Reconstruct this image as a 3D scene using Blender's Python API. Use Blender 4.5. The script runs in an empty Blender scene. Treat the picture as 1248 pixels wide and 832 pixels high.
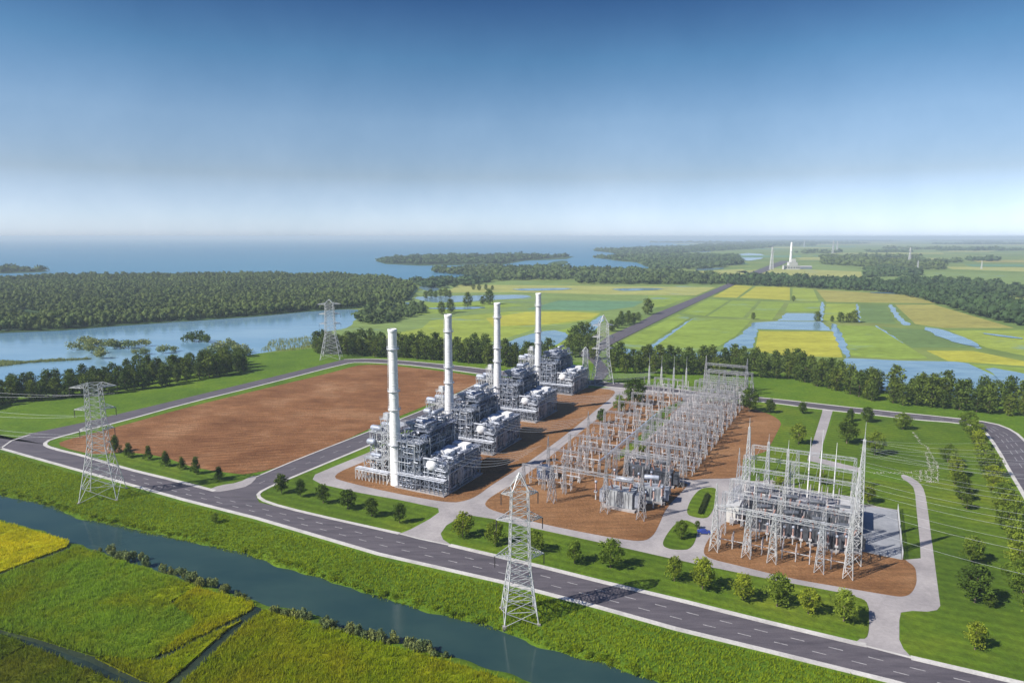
import bpy, math, random
import numpy as np
from mathutils import Vector, Matrix
from mathutils.geometry import tessellate_polygon
random.seed(7); rng = np.random.default_rng(7)
C = bpy.context.scene.collection
PI = math.pi
# ------------------------------------------------------------------ camera model, used to survey the ground plan
F = 832.; CX, CY = 624., 416.; PITCH = math.atan(128/832); H = 100.
def P(x, y, z=0.):
    a = (x-CX)/F; b = (y-CY)/F
    d = b*math.cos(PITCH)+math.sin(PITCH); w = math.cos(PITCH)-b*math.sin(PITCH)
    t = (H-z)/d
    return (a*t, w*t)
OX, OY = -47.2, 266.6
UX, UY = .888, -.46
ANG = math.atan2(UY, UX)
def W(s, t):                      # site grid (s along the front road, t away from it) -> world
    return (OX+s*UX-t*UY, OY+s*UY+t*UX)
def pix(pts): return [P(*p) for p in pts]
def chaikin(pts, n=2, closed=True):
    for _ in range(n):
        out = []; N = len(pts)
        rg = range(N) if closed else range(N-1)
        if not closed: out.append(pts[0])
        for i in rg:
            p, q = pts[i], pts[(i+1) % N]
            out.append((p[0]*.75+q[0]*.25, p[1]*.75+q[1]*.25)); out.append((p[0]*.25+q[0]*.75, p[1]*.25+q[1]*.75))
        if not closed: out.append(pts[-1])
        pts = out
    return pts
def rough(p, amp, step=None):
    step = step or amp*2.5; out = []
    for i in range(len(p)):
        a, b = p[i], p[(i+1) % len(p)]; L = math.dist(a, b); n = max(1, min(60, int(L/step)))
        for k in range(n):
            f = k/n; x, y = a[0]+(b[0]-a[0])*f, a[1]+(b[1]-a[1])*f
            w1 = math.sin(x/step*1.3+y/step*.7)+.7*math.sin(x/step*.51-y/step*.93+1)+.5*math.sin(y/step*2.1+x/step*.3)
            w2 = math.sin(y/step*1.1-x/step*.6+2)+.7*math.sin(x/step*.81+y/step*.43+3)
            out.append((x+amp*.5*w1, y+amp*.5*w2))
    return out
def inpoly(X, Y, poly):
    r = np.zeros(X.shape, bool); n = len(poly)
    for i in range(n):
        x0, y0 = poly[i]; x1, y1 = poly[(i+1) % n]
        if y0 == y1: continue
        c = ((y0 > Y) != (y1 > Y)) & (X < (x1-x0)*(Y-y0)/(y1-y0)+x0)
        r ^= c
    return r
def distpoly(X, Y, poly):
    d = np.full(X.shape, 1e9); n = len(poly)
    for i in range(n):
        x0, y0 = poly[i]; x1, y1 = poly[(i+1) % n]
        dx, dy = x1-x0, y1-y0; L2 = dx*dx+dy*dy+1e-9
        t = np.clip(((X-x0)*dx+(Y-y0)*dy)/L2, 0, 1)
        d = np.minimum(d, np.hypot(X-x0-t*dx, Y-y0-t*dy))
    return d
# ------------------------------------------------------------------ materials
MATS = {}
def nt(name):
    m = bpy.data.materials.new(name); m.use_nodes = True
    t = m.node_tree; t.nodes.clear()
    o = t.nodes.new('ShaderNodeOutputMaterial'); b = t.nodes.new('ShaderNodeBsdfPrincipled')
    t.links.new(b.outputs[0], o.inputs[0]); MATS[name] = m
    return m, t, b, o
def noise(t, scale, detail=4, rough=.55, vec=None, dist=0):
    n = t.nodes.new('ShaderNodeTexNoise'); n.inputs['Scale'].default_value = scale
    n.inputs['Detail'].default_value = detail; n.inputs['Roughness'].default_value = rough; n.inputs['Distortion'].default_value = dist
    if vec: t.links.new(vec, n.inputs['Vector'])
    return n.outputs['Fac']
def geo(t, sc=(1, 1, 1), rot=0):
    g = t.nodes.new('ShaderNodeNewGeometry'); m = t.nodes.new('ShaderNodeMapping')
    m.inputs['Scale'].default_value = sc; m.inputs['Rotation'].default_value = (0, 0, rot)
    t.links.new(g.outputs['Position'], m.inputs['Vector']); return m.outputs[0]
def ramp(t, fac, stops):
    r = t.nodes.new('ShaderNodeValToRGB'); e = r.color_ramp.elements
    while len(e) < len(stops): e.new(.5)
    for i, (p, c) in enumerate(stops): e[i].position = p; e[i].color = (*c, 1)
    t.links.new(fac, r.inputs[0]); return r.outputs[0]
def mixc(t, a, b, fac, mode='MIX'):
    m = t.nodes.new('ShaderNodeMix'); m.data_type = 'RGBA'; m.blend_type = mode
    for s, v in ((m.inputs[0], fac), (m.inputs[6], a), (m.inputs[7], b)):
        if isinstance(v, (int, float)): s.default_value = v
        elif isinstance(v, tuple): s.default_value = (*v, 1)
        else: t.links.new(v, s)
    return m.outputs[2]
def bump(t, b, h, dist, st=1.):
    n = t.nodes.new('ShaderNodeBump'); n.inputs['Distance'].default_value = dist; n.inputs['Strength'].default_value = st
    t.links.new(h, n.inputs['Height']); t.links.new(n.outputs[0], b.inputs['Normal'])
def ground_mat(name, c1, c2, c3, s1=.02, s2=.25, rough=.95, bd=.15, bs=1.2, stretch=(1, 1, 1), rot=0, fine=0.35):
    m, t, b, o = nt(name)
    g = geo(t, stretch, rot); g0 = geo(t)
    a = ramp(t, noise(t, s1, 5, .6, g), [(.32, c1), (.52, c2), (.7, c3)])
    f = ramp(t, noise(t, s2, 5, .7, g), [(.3, (1-fine,)*3), (.72, (1+fine*.6,)*3)])
    col = mixc(t, a, f, 1., 'MULTIPLY')
    t.links.new(col, b.inputs['Base Color']); b.inputs['Roughness'].default_value = rough
    b.inputs['Specular IOR Level'].default_value = .15
    if bd: bump(t, b, noise(t, bs, 4, .7, g0), bd)
    return m
def plain(name, c, rough=.6, metal=0., var=.12, vs=.6, spec=.4, rust=None):
    m, t, b, o = nt(name)
    tc = t.nodes.new('ShaderNodeTexCoord')
    n = noise(t, vs, 4, .65, tc.outputs['Object'])
    lo = tuple(x*(1-var*1.6) for x in c); hi = tuple(min(1, x*(1+var)) for x in c)
    stops = [(.3, lo), (.65, hi)]
    col = ramp(t, n, stops)
    if rust:
        k = ramp(t, noise(t, vs*3, 5, .7, tc.outputs['Object']), [(.58, (0, 0, 0)), (.72, (1, 1, 1))])
        col = mixc(t, col, rust, k)
    oi = t.nodes.new('ShaderNodeObjectInfo'); col = mixc(t, col, ramp(t, oi.outputs['Random'], [(0, (.84, .85, .88)), (1, (1.12, 1.1, 1.06))]), 1., 'MULTIPLY')
    t.links.new(col, b.inputs['Base Color']); b.inputs['Roughness'].default_value = rough
    b.inputs['Metallic'].default_value = metal; b.inputs['Specular IOR Level'].default_value = spec
    return m
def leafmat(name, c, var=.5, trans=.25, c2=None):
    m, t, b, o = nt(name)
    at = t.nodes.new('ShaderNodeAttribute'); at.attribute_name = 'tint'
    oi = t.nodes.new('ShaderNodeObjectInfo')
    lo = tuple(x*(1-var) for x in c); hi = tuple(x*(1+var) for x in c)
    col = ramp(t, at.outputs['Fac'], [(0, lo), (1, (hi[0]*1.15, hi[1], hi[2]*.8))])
    if c2:
        k2 = ramp(t, noise(t, .045, 5, .7, geo(t)), [(.42, (0, 0, 0)), (.62, (1, 1, 1))])
        col = mixc(t, col, mixc(t, c2, tuple(x*.7 for x in c2), at.outputs['Fac']), k2)
    v = ramp(t, oi.outputs['Random'], [(0, (.72, .8, .8)), (.5, (1, 1, 1)), (1, (1.25, 1.12, .85))])
    col = mixc(t, col, v, 1., 'MULTIPLY')
    t.links.new(col, b.inputs['Base Color']); b.inputs['Roughness'].default_value = .7; b.inputs['Specular IOR Level'].default_value = .06
    if trans:
        tr = t.nodes.new('ShaderNodeBsdfTranslucent'); t.links.new(col, tr.inputs[0])
        mx = t.nodes.new('ShaderNodeMixShader'); mx.inputs[0].default_value = trans
        t.links.new(b.outputs[0], mx.inputs[1]); t.links.new(tr.outputs[0], mx.inputs[2]); t.links.new(mx.outputs[0], o.inputs[0])
    return m
def watermat(name, c, rough=.08, bs=.25, bd=.05, spec=.5, c2=None, s2=.004):
    m, t, b, o = nt(name)
    g = geo(t, (1, 2.2, 1), .3)
    col = ramp(t, noise(t, s2, 4, .6, g), [(.35, c), (.68, c2 or tuple(x*1.35 for x in c))])
    t.links.new(col, b.inputs['Base Color']); b.inputs['Roughness'].default_value = rough
    b.inputs['IOR'].default_value = 1.33; b.inputs['Specular IOR Level'].default_value = spec
    bump(t, b, noise(t, bs, 5, .6, g), bd, .6)
    return m
M = {}
# lawn: fine grass with faint mowing stripes along the site grid
def lawnmat(name, c1, c2, c3, stripe=.0):
    m, t, b, o = nt(name)
    g = geo(t); gs = geo(t, (1, 1, 1), -ANG)
    a = ramp(t, noise(t, .018, 5, .62, g), [(.3, c1), (.52, c2), (.72, c3)])
    f = ramp(t, noise(t, .55, 5, .75, g), [(.28, (.6,)*3), (.74, (1.3,)*3)])
    f2 = ramp(t, noise(t, .09, 4, .65, g), [(.3, (.78, .85, .8)), (.7, (1.15, 1.08, 1.0))])
    col = mixc(t, mixc(t, a, f, 1., 'MULTIPLY'), f2, 1., 'MULTIPLY')
    if stripe:
        w = t.nodes.new('ShaderNodeTexWave'); w.bands_direction = 'Y'; w.inputs['Scale'].default_value = .075
        w.inputs['Distortion'].default_value = 6.; w.inputs['Detail'].default_value = 2; w.inputs['Detail Scale'].default_value = .15
        t.links.new(gs, w.inputs['Vector'])
        k = ramp(t, w.outputs['Fac'], [(.3, (1-stripe,)*3), (.8, (1+stripe*.8,)*3)])
        col = mixc(t, col, k, 1., 'MULTIPLY')
    t.links.new(col, b.inputs['Base Color']); b.inputs['Roughness'].default_value = .9; b.inputs['Specular IOR Level'].default_value = .15
    bump(t, b, noise(t, 1.4, 4, .75, g), .25)
    return m
M['grass'] = lawnmat('verge_grass', (.065, .125, .008), (.095, .17, .01), (.13, .195, .012))
M['lawn'] = lawnmat('mown_lawn', (.058, .105, .007), (.09, .15, .009), (.145, .185, .014), .11)
M['tuft'] = leafmat('grass_blades', (.18, .28, .014), .35, .45)
M['reed'] = leafmat('reed_leaves', (.19, .25, .11), .35, .35)
M['rice_y'] = leafmat('ripe_rice', (.44, .48, .010), .3, .45, (.37, .43, .01))
M['rice_g'] = leafmat('green_rice', (.16, .30, .03), .4, .45, (.27, .35, .012))
M['rice_m'] = leafmat('mixed_rice', (.25, .35, .008), .4, .45, (.42, .42, .010))
M['rice_d'] = leafmat('dark_rice', (.11, .18, .008), .4, .4, (.18, .21, .01))
M['mud'] = ground_mat('wet_mud', (.02, .032, .022), (.03, .045, .025), (.05, .07, .03), .05, .6, .55, .1)
M['canal'] = watermat('canal_water', (.018, .045, .045), .08, .5, .03, .45, (.030, .062, .055), .03)
M['ditch'] = ground_mat('ditch_water', (.012, .022, .018), (.02, .035, .026), (.035, .055, .035), .06, .5, .22, .03)
M['river'] = watermat('river_water', (.12, .25, .36), .12, .25, .05, .5, (.20, .33, .42), .006)
M['sea'] = watermat('sea_water', (.055, .17, .27), .35, .02, .5, .3, (.075, .21, .31), .0006)
M['flood'] = watermat('flooded_paddy', (.11, .20, .27), .15, .3, .03, .5, (.20, .31, .36), .03)
# asphalt
m, t, b, o = nt('asphalt'); g = geo(t, (1, 6, 1), -ANG); g0 = geo(t)
col = mixc(t, ramp(t, noise(t, .07, 6, .7, g), [(.3, (.052, .046, .056)), (.5, (.085, .074, .086)), (.72, (.118, .104, .115))]),
           ramp(t, noise(t, 2.5, 3, .8, g0), [(.3, (.8,)*3), (.7, (1.15,)*3)]), 1., 'MULTIPLY')
t.links.new(col, b.inputs['Base Color']); b.inputs['Roughness'].default_value = .85; bump(t, b, noise(t, 6, 3, .7, g0), .02); M['asphalt'] = m
M['concrete'] = ground_mat('concrete_road', (.26, .24, .24), (.33, .305, .30), (.39, .36, .35), .06, .8, .85, .02, 2., fine=.15)
M['kerb'] = ground_mat('pale_kerb', (.40, .38, .36), (.50, .48, .45), (.58, .56, .52), .15, 1.5, .85, .02, 3., fine=.2)
M['pad'] = ground_mat('grey_pad', (.22, .23, .25), (.28, .29, .31), (.34, .35, .37), .05, .5, .8, .02, 2., fine=.15)
M['paint'] = plain('road_paint', (.34, .33, .33), .7, var=.3, vs=.8)
M['gravel'] = ground_mat('grey_gravel', (.16, .16, .18), (.24, .24, .27), (.33, .33, .35), .15, 1.6, .95, .15, 2.5, fine=.4)
# red earth: streaks left by machines are long stretched noise, plus wandering furrows
def soilmat(name, furrow, rot, c1, c2, c3, wave=True):
    m, t, b, o = nt(name); g = geo(t); gs = geo(t, (.10, 1, 1), rot)
    a = ramp(t, noise(t, .03, 6, .68, g), [(.28, c1), (.52, c2), (.75, c3)])
    f = ramp(t, noise(t, .9, 5, .78, g), [(.3, (.70,)*3), (.72, (1.22,)*3)])
    col = mixc(t, a, f, 1., 'MULTIPLY')
    s1 = ramp(t, noise(t, .55, 4, .7, gs, .6), [(.36, (1-furrow,)*3), (.62, (1+furrow*.6,)*3)])
    col = mixc(t, col, s1, 1., 'MULTIPLY')
    if wave:
        w = t.nodes.new('ShaderNodeTexWave'); w.bands_direction = 'Y'; w.inputs['Scale'].default_value = .07
        w.inputs['Distortion'].default_value = 14.; w.inputs['Detail'].default_value = 5; w.inputs['Detail Scale'].default_value = .07; w.inputs['Detail Roughness'].default_value = .65
        t.links.new(geo(t, (1, 1, 1), rot), w.inputs['Vector'])
        msk = ramp(t, noise(t, .012, 3, .5, g), [(.42, (0, 0, 0)), (.6, (1, 1, 1))])
        fur = mixc(t, (1., 1., 1.), ramp(t, w.outputs['Fac'], [(.15, (.88, .86, .85)), (.7, (1.08, 1.09, 1.1))]), msk)
        col = mixc(t, col, fur, 1., 'MULTIPLY')
    t.links.new(col, b.inputs['Base Color']); b.inputs['Roughness'].default_value = .97; b.inputs['Specular IOR Level'].default_value = .1
    bump(t, b, noise(t, .8, 6, .8, g), .6)
    return m
M['soil'] = soilmat('ploughed_red_earth', .30, -.35, (.145, .060, .024), (.245, .115, .05), (.37, .21, .11))
M['soil2'] = soilmat('levelled_red_earth', .22, -ANG, (.19, .088, .036), (.265, .135, .06), (.35, .20, .10), False)
M['steel'] = plain('galvanised_steel', (.56, .57, .59), .45, .25, .15, .8)
M['steel_w'] = plain('pale_galvanised_steel', (.50, .51, .52), .5, .15, .2, .8)
M['steel_y'] = plain('yard_steel', (.33, .33, .35), .55, .15, .3, .6, rust=(.33, .28, .27))
M['steel_d'] = plain('weathered_frame_steel', (.21, .24, .30), .55, .2, .3, .5)
M['casing'] = plain('boiler_casing', (.075, .105, .18), .6, .2, .35, .25, rust=(.13, .12, .12))
M['clad'] = plain('pale_cladding', (.31, .34, .41), .5, .2, .3, .5, rust=(.17, .17, .19))
M['pipe'] = plain('insulated_pipe', (.36, .38, .43), .45, .3, .3, .7)
M['stack'] = plain('chimney_paint', (.76, .76, .77), .5, 0, .10, .5, rust=(.60, .58, .56))
M['dark'] = plain('dark_opening', (.05, .05, .06), .6)
M['insul'] = plain('porcelain', (.38, .34, .34), .3, 0, .25, 1.5)
M['insul_r'] = plain('brown_porcelain', (.30, .17, .14), .35, 0, .25, 1.5)
M['insul_k'] = plain('dark_insulator', (.06, .05, .05), .4)
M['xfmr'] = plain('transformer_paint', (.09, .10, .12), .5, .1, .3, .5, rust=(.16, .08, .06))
M['xfmr_l'] = plain('pale_transformer_paint', (.30, .32, .35), .5, .1, .2, .5)
M['white'] = plain('white_render', (.56, .55, .52), .75, 0, .08, .4)
M['roof'] = plain('grey_roof', (.42, .42, .42), .7)
M['car'] = plain('blue_car_paint', (.04, .07, .32), .25, .3, .05)
M['glass'] = plain('dark_glass', (.03, .035, .05), .1, 0, .05)
M['tyre'] = plain('tyre_rubber', (.02, .02, .02), .9)
M['wire'] = plain('cable_aluminium', (.55, .56, .57), .4, .4)
M['bark'] = plain('bark', (.16, .12, .085), .9, 0, .3, 2.)
M['leaf_b'] = leafmat('belt_leaves', (.085, .135, .028), .6)
M['leaf_f'] = leafmat('front_tree_leaves', (.17, .25, .035), .5, .4)
M['leaf_d'] = leafmat('dark_tree_leaves', (.07, .12, .02), .5)
M['leaf_far'] = leafmat('forest_leaves', (.065, .115, .05), .55, .2, (.095, .135, .05))
M['leaf_hedge'] = leafmat('hedge_leaves', (.03, .05, .015), .4, .1)
M['farm'] = ground_mat('farmland', (.11, .17, .04), (.15, .21, .05), (.21, .24, .06), .004, .03, .95, 0, fine=.25)
def fieldmat(k, c, wet=True):
    M[k] = ground_mat(k, tuple(x*.82 for x in c), c, tuple(x*1.2 for x in c), .012, .09, .95, .3, .5, (1, 3, 1), .35, fine=.38)
    t = M[k].node_tree; b = [n for n in t.nodes if n.type == 'BSDF_PRINCIPLED'][0]; src = b.inputs['Base Color'].links[0].from_socket
    th = .60 if wet else .70
    k1 = ramp(t, noise(t, .011, 6, .62, geo(t, (1, 2, 1), .2)), [(th, (0, 0, 0)), (th+.10, (.75,)*3)])
    t.links.new(mixc(t, src, (.15, .25, .28), k1), b.inputs['Base Color'])
fieldmat('field_green', (.215, .295, .045)); fieldmat('field_yellow', (.37, .36, .045), False); fieldmat('field_tan', (.30, .28, .07), False)
fieldmat('field_lime', (.26, .32, .05)); fieldmat('field_grey', (.13, .20, .06)); fieldmat('field_wet', (.12, .23, .12)); fieldmat('field_brown', (.33, .22, .10))
fieldmat('far_green', (.18, .25, .07)); fieldmat('far_yellow', (.33, .34, .10)); fieldmat('bank', (.05, .09, .03))
# ------------------------------------------------------------------ mesh building
class MB:
    def __init__(s): s.v = []; s.f = []; s.m = []; s.sm = []
    def add(s, vs, fs, mi=0, smooth=False):
        o = len(s.v); s.v += [tuple(p) for p in vs]
        s.f += [tuple(o+i for i in f) for f in fs]; s.m += [mi]*len(fs); s.sm += [smooth]*len(fs)
    def box(s, c, d, rz=0, mi=0):
        x, y, z = d[0]/2, d[1]/2, d[2]/2; cr, sr = math.cos(rz), math.sin(rz)
        vs = []
        for dz in (-z, z):
            for dx, dy in ((-x, -y), (x, -y), (x, y), (-x, y)):
                vs.append((c[0]+dx*cr-dy*sr, c[1]+dx*sr+dy*cr, c[2]+dz))
        s.add(vs, [(0, 3, 2, 1), (4, 5, 6, 7), (0, 1, 5, 4), (1, 2, 6, 5), (2, 3, 7, 6), (3, 0, 4, 7)], mi)
    def rbox(s, x0, x1, y0, y1, z0, z1, mi=0): s.box(((x0+x1)/2, (y0+y1)/2, (z0+z1)/2), (x1-x0, y1-y0, z1-z0), 0, mi)
    def tube(s, a, b, r0, r1=None, n=4, mi=0, cap=True, ph=.7854):
        r1 = r0 if r1 is None else r1
        a = Vector(a); b = Vector(b); d = b-a
        if d.length < 1e-6: return
        d.normalize(); u = d.orthogonal() if abs(d.z) < .999 else Vector((1, 0, 0))
        if abs(d.z) < .999: u = d.cross(Vector((0, 0, 1)))
        u.normalize(); w = d.cross(u)
        vs = []
        for p, r in ((a, r0), (b, r1)):
            for k in range(n):
                an = ph+2*PI*k/n; vs.append(p+u*(r*math.cos(an))+w*(r*math.sin(an)))
        fs = [(k, (k+1) % n, n+(k+1) % n, n+k) for k in range(n)]
        s.add(vs, fs, mi, n > 5)
        if cap: s.add([vs[k] for k in range(n)], [tuple(reversed(range(n)))], mi); s.add([vs[n+k] for k in range(n)], [tuple(range(n))], mi)
    def bar(s, a, b, w, mi=0): s.tube(a, b, w*.7, None, 4, mi, True)
    def path(s, pts, r, n=8, mi=0):
        for i in range(len(pts)-1): s.tube(pts[i], pts[i+1], r, r, n, mi)
    def lathe(s, prof, c=(0, 0, 0), n=20, mi=0, axis='z'):
        vs = []
        for r, z in prof:
            for k in range(n):
                a = 2*PI*k/n; p = (r*math.cos(a), r*math.sin(a), z)
                if axis == 'x': p = (z, p[0], p[1])
                if axis == 'y': p = (p[0], z, p[1])
                vs.append((c[0]+p[0], c[1]+p[1], c[2]+p[2]))
        fs = []
        for j in range(len(prof)-1):
            for k in range(n):
                q = (j*n+k, j*n+(k+1) % n, (j+1)*n+(k+1) % n, (j+1)*n+k)
                fs.append(q)
        s.add(vs, fs, mi, True)
    def ball(s, c, r, n=10, mi=0, sq=1.):
        s.lathe([(max(.001, r*math.sin(PI*k/6)), -r*math.cos(PI*k/6)*sq) for k in range(7)], c, n, mi)
    def lattice(s, c, w0, w1, z0, z1, n, lw, bw, d0=None, d1=None, mi=0, top=None):
        """four-legged braced column; c = centre at z0, top = centre at z1"""
        d0 = d0 or w0; d1 = d1 or w1; top = top or c
        def cor(k, z):
            f = (z-z0)/(z1-z0); w = (w0+(w1-w0)*f)/2; d = (d0+(d1-d0)*f)/2
            sx, sy = ((-1, -1), (1, -1), (1, 1), (-1, 1))[k]
            return Vector((c[0]+(top[0]-c[0])*f+sx*w, c[1]+(top[1]-c[1])*f+sy*d, z))
        zs = [z0]; r = (w1/w0)**(1/n) if w1 != w0 else 1.; st = [r**i for i in range(n)]; tot = sum(st)
        for i in range(n): zs.append(zs[-1]+(z1-z0)*st[i]/tot)
        for k in range(4):
            s.bar(cor(k, z0), cor(k, z1), lw, mi)
            for i in range(n):
                a, b = zs[i], zs[i+1]; k2 = (k+1) % 4
                s.bar(cor(k, a), cor(k2, b), bw, mi); s.bar(cor(k2, a), cor(k, b), bw, mi)
                s.bar(cor(k, b), cor(k2, b), bw, mi)
    def truss(s, a, b, w, n, lw, bw, mi=0, w2=None):
        """square-section lattice beam from a to b"""
        a = Vector(a); b = Vector(b); d = (b-a).normalized(); side = d.cross(Vector((0, 0, 1))).normalized(); up = side.cross(d)
        w2 = w if w2 is None else w2
        def cor(k, f):
            ww = (w+(w2-w)*f)/2; sx, sz = ((-1, -1), (1, -1), (1, 1), (-1, 1))[k]
            return a+(b-a)*f+side*sx*ww+up*sz*ww
        for k in range(4):
            s.bar(cor(k, 0), cor(k, 1), lw, mi); k2 = (k+1) % 4
            for i in range(n):
                p, q = i/n, (i+1)/n
                s.bar(cor(k, p), cor(k2, q), bw, mi) if i % 2 else s.bar(cor(k2, p), cor(k, q), bw, mi)
                s.bar(cor(k, q), cor(k2, q), bw, mi)
    def mesh(s, name, mats):
        me = bpy.data.meshes.new(name); me.from_pydata(s.v, [], s.f)
        for mm in (mats if isinstance(mats, (list, tuple)) else [mats]): me.materials.append(mm)
        me.polygons.foreach_set('material_index', s.m); me.polygons.foreach_set('use_smooth', s.sm); me.update()
        return me
    def obj(s, name, mats, parent=None, loc=(0, 0, 0), rz=0):
        return link(name, s.mesh(name, mats), parent, loc, rz)
def link(name, me, parent=None, loc=(0, 0, 0), rz=0):
    o = bpy.data.objects.new(name, me); C.objects.link(o); o.location = loc; o.rotation_euler = (0, 0, rz)
    if parent: o.parent = parent
    return o
def tag(o, label=None, cat=None, group=None, kind=None):
    if label: o['label'] = label
    if cat: o['category'] = cat
    if group: o['group'] = group
    if kind: o['kind'] = kind
    return o
def empty(name, loc=(0, 0, 0), rz=0, label=None, cat=None, group=None):
    o = bpy.data.objects.new(name, None); C.objects.link(o); o.location = loc; o.rotation_euler = (0, 0, rz); o.empty_display_size = 1
    return tag(o, label, cat, group)
def kids(o): return [c for c in bpy.data.objects if c.parent == o]
def dup(o, loc, rz=None, label=None, group=None, ch=None, scale=None):
    r = o.copy(); C.objects.link(r); r.location = loc
    if rz is not None: r.rotation_euler = (0, 0, rz)
    if scale: r.scale = (scale,)*3
    if label: r['label'] = label
    if group: r['group'] = group
    for c, gs in (ch if ch is not None else tree_of(o)):
        k = c.copy(); C.objects.link(k); k.parent = r
        for g in gs: q = g.copy(); C.objects.link(q); q.parent = k
    return r
def tree_of(o): return [(c, kids(c)) for c in kids(o)]
def fast_mesh(name, V, Fc, n, mats, tint=None, mi=None):
    """numpy verts (N,3), faces (M,n)"""
    me = bpy.data.meshes.new(name); me.vertices.add(len(V)); me.vertices.foreach_set('co', V.astype(np.float32).ravel())
    me.loops.add(Fc.size); me.loops.foreach_set('vertex_index', Fc.astype(np.int32).ravel())
    me.polygons.add(len(Fc)); me.polygons.foreach_set('loop_start', np.arange(0, Fc.size, n, dtype=np.int32))
    for mm in (mats if isinstance(mats, (list, tuple)) else [mats]): me.materials.append(mm)
    if mi is not None: me.polygons.foreach_set('material_index', mi.astype(np.int32))
    me.update(calc_edges=True)
    if tint is not None:
        a = me.attributes.new('tint', 'FLOAT', 'POINT'); a.data.foreach_set('value', tint.astype(np.float32))
    me.validate(); return me
# ------------------------------------------------------------------ flat sheets
def sheet(name, poly, z, mat, kind='structure', skirt=0, label=None):
    tris = tessellate_polygon([[Vector((p[0], p[1], 0)) for p in poly]])
    V = [(p[0], p[1], z) for p in poly]; Fs = []
    for a, b, c in tris:
        ar = (V[b][0]-V[a][0])*(V[c][1]-V[a][1])-(V[b][1]-V[a][1])*(V[c][0]-V[a][0])
        Fs.append((a, b, c) if ar > 0 else (a, c, b))
    n = len(V)
    if skirt:
        V += [(p[0], p[1], z-skirt) for p in poly]
        for i in range(n): j = (i+1) % n; Fs.append((i, n+i, n+j, j))
    me = bpy.data.meshes.new(name); me.from_pydata(V, [], Fs); me.materials.append(mat); me.update()
    o = link(name, me); 
    if kind: o['kind'] = kind
    if label: o['label'] = label
    return o
def ribbon(name, line, w, z, h, mat, kind='structure'):
    """a raised strip following a line"""
    L = [Vector((p[0], p[1])) for p in line]; N = len(L); l = []; r = []
    for i in range(N):
        d = (L[min(i+1, N-1)]-L[max(i-1, 0)]).normalized(); nn = Vector((-d.y, d.x))*w/2
        l.append(L[i]+nn); r.append(L[i]-nn)
    mb = MB()
    for i in range(N-1):
        a, b, c, d = r[i], r[i+1], l[i+1], l[i]
        mb.add([(a.x, a.y, z+h), (b.x, b.y, z+h), (c.x, c.y, z+h), (d.x, d.y, z+h)], [(0, 1, 2, 3)])
        mb.add([(a.x, a.y, z), (b.x, b.y, z), (b.x, b.y, z+h), (a.x, a.y, z+h)], [(0, 1, 2, 3)])
        mb.add([(c.x, c.y, z), (d.x, d.y, z), (d.x, d.y, z+h), (c.x, c.y, z+h)], [(0, 1, 2, 3)])
    o = mb.obj(name, mat); o['kind'] = kind; return o
def dashes(line, off, dl, gap, w, z, mb):
    acc = 0; on = True; pos = 0
    L = [Vector((p[0], p[1])) for p in line]
    for i in range(len(L)-1):
        d = L[i+1]-L[i]; ln = d.length
        if ln < 1e-6: continue
        d /= ln; nn = Vector((-d.y, d.x)); p = 0
        while p < ln:
            ph = pos % (dl+gap); step = (dl-ph) if ph < dl else (dl+gap-ph); step = min(step, ln-p)+1e-4
            if ph < dl:
                a = L[i]+d*p+nn*off; b = L[i]+d*min(ln, p+step)+nn*off
                mb.add([(*(a-nn*w/2), z), (*(b-nn*w/2), z), (*(b+nn*w/2), z), (*(a+nn*w/2), z)], [(0, 1, 2, 3)])
            p += step; pos += step
# ================================================================== GROUND
# canal banks
ctop = [(-220, 547), (0, 597), (50, 606), (100, 624), (175, 641), (250, 655), (312, 672), (387, 695), (462, 719), (537, 739), (612, 760), (660, 776), (724, 796), (814, 824), (1000, 880)]
cbot = [(800, 885), (690, 846), (624, 826), (537, 797), (437, 771), (350, 745), (310, 731), (220, 705), (112, 671), (85, 660), (42, 646), (0, 634), (-260, 583)]
canal = pix(ctop)+pix(cbot)
a, bq = canal[0], canal[-1]
canal = [(a[0]-300, a[1]+175)]+canal+[(bq[0]-300, bq[1]+175)]
canal = rough(canal, 1.1, 5)
XS = np.concatenate([-np.geomspace(60000, 345, 34), np.arange(-340, 341, 2.5), np.geomspace(345, 60000, 34)])
YS = np.concatenate([-np.geomspace(60000, 60, 16), np.arange(90, 345, 1.8), np.arange(350, 700, 12), np.geomspace(710, 60000, 40)])
GX, GY = np.meshgrid(XS, YS)
ins = inpoly(GX, GY, canal); dd = distpoly(GX, GY, canal)
wob = .9*np.sin(GX*.21+GY*.13)+.7*np.sin(GX*.47-GY*.31)
GZ = np.where(ins, -2.2*np.clip((dd+.5+wob*.6)/5., 0, 1), 0.)
verge = (GY < 345) & (~ins) & (dd < 9)
GZ += np.where(verge, -.25*np.clip(1-dd/9, 0, 1), 0)
V = np.stack([GX, GY, GZ], -1).reshape(-1, 3); nx, ny = len(XS), len(YS)
I = np.arange(nx*ny).reshape(ny, nx)
Fc = np.stack([I[:-1, :-1], I[:-1, 1:], I[1:, 1:], I[1:, :-1]], -1).reshape(-1, 4)
me = fast_mesh('ground', V, Fc, 4, M['grass'])
me.polygons.foreach_set('use_smooth', [True]*len(Fc))
g_o = link('ground', me); g_o['kind'] = 'structure'
sheet('canal_water', [(p[0], p[1]) for p in chaikin(canal, 1)], -1.0, M['canal'])
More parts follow.
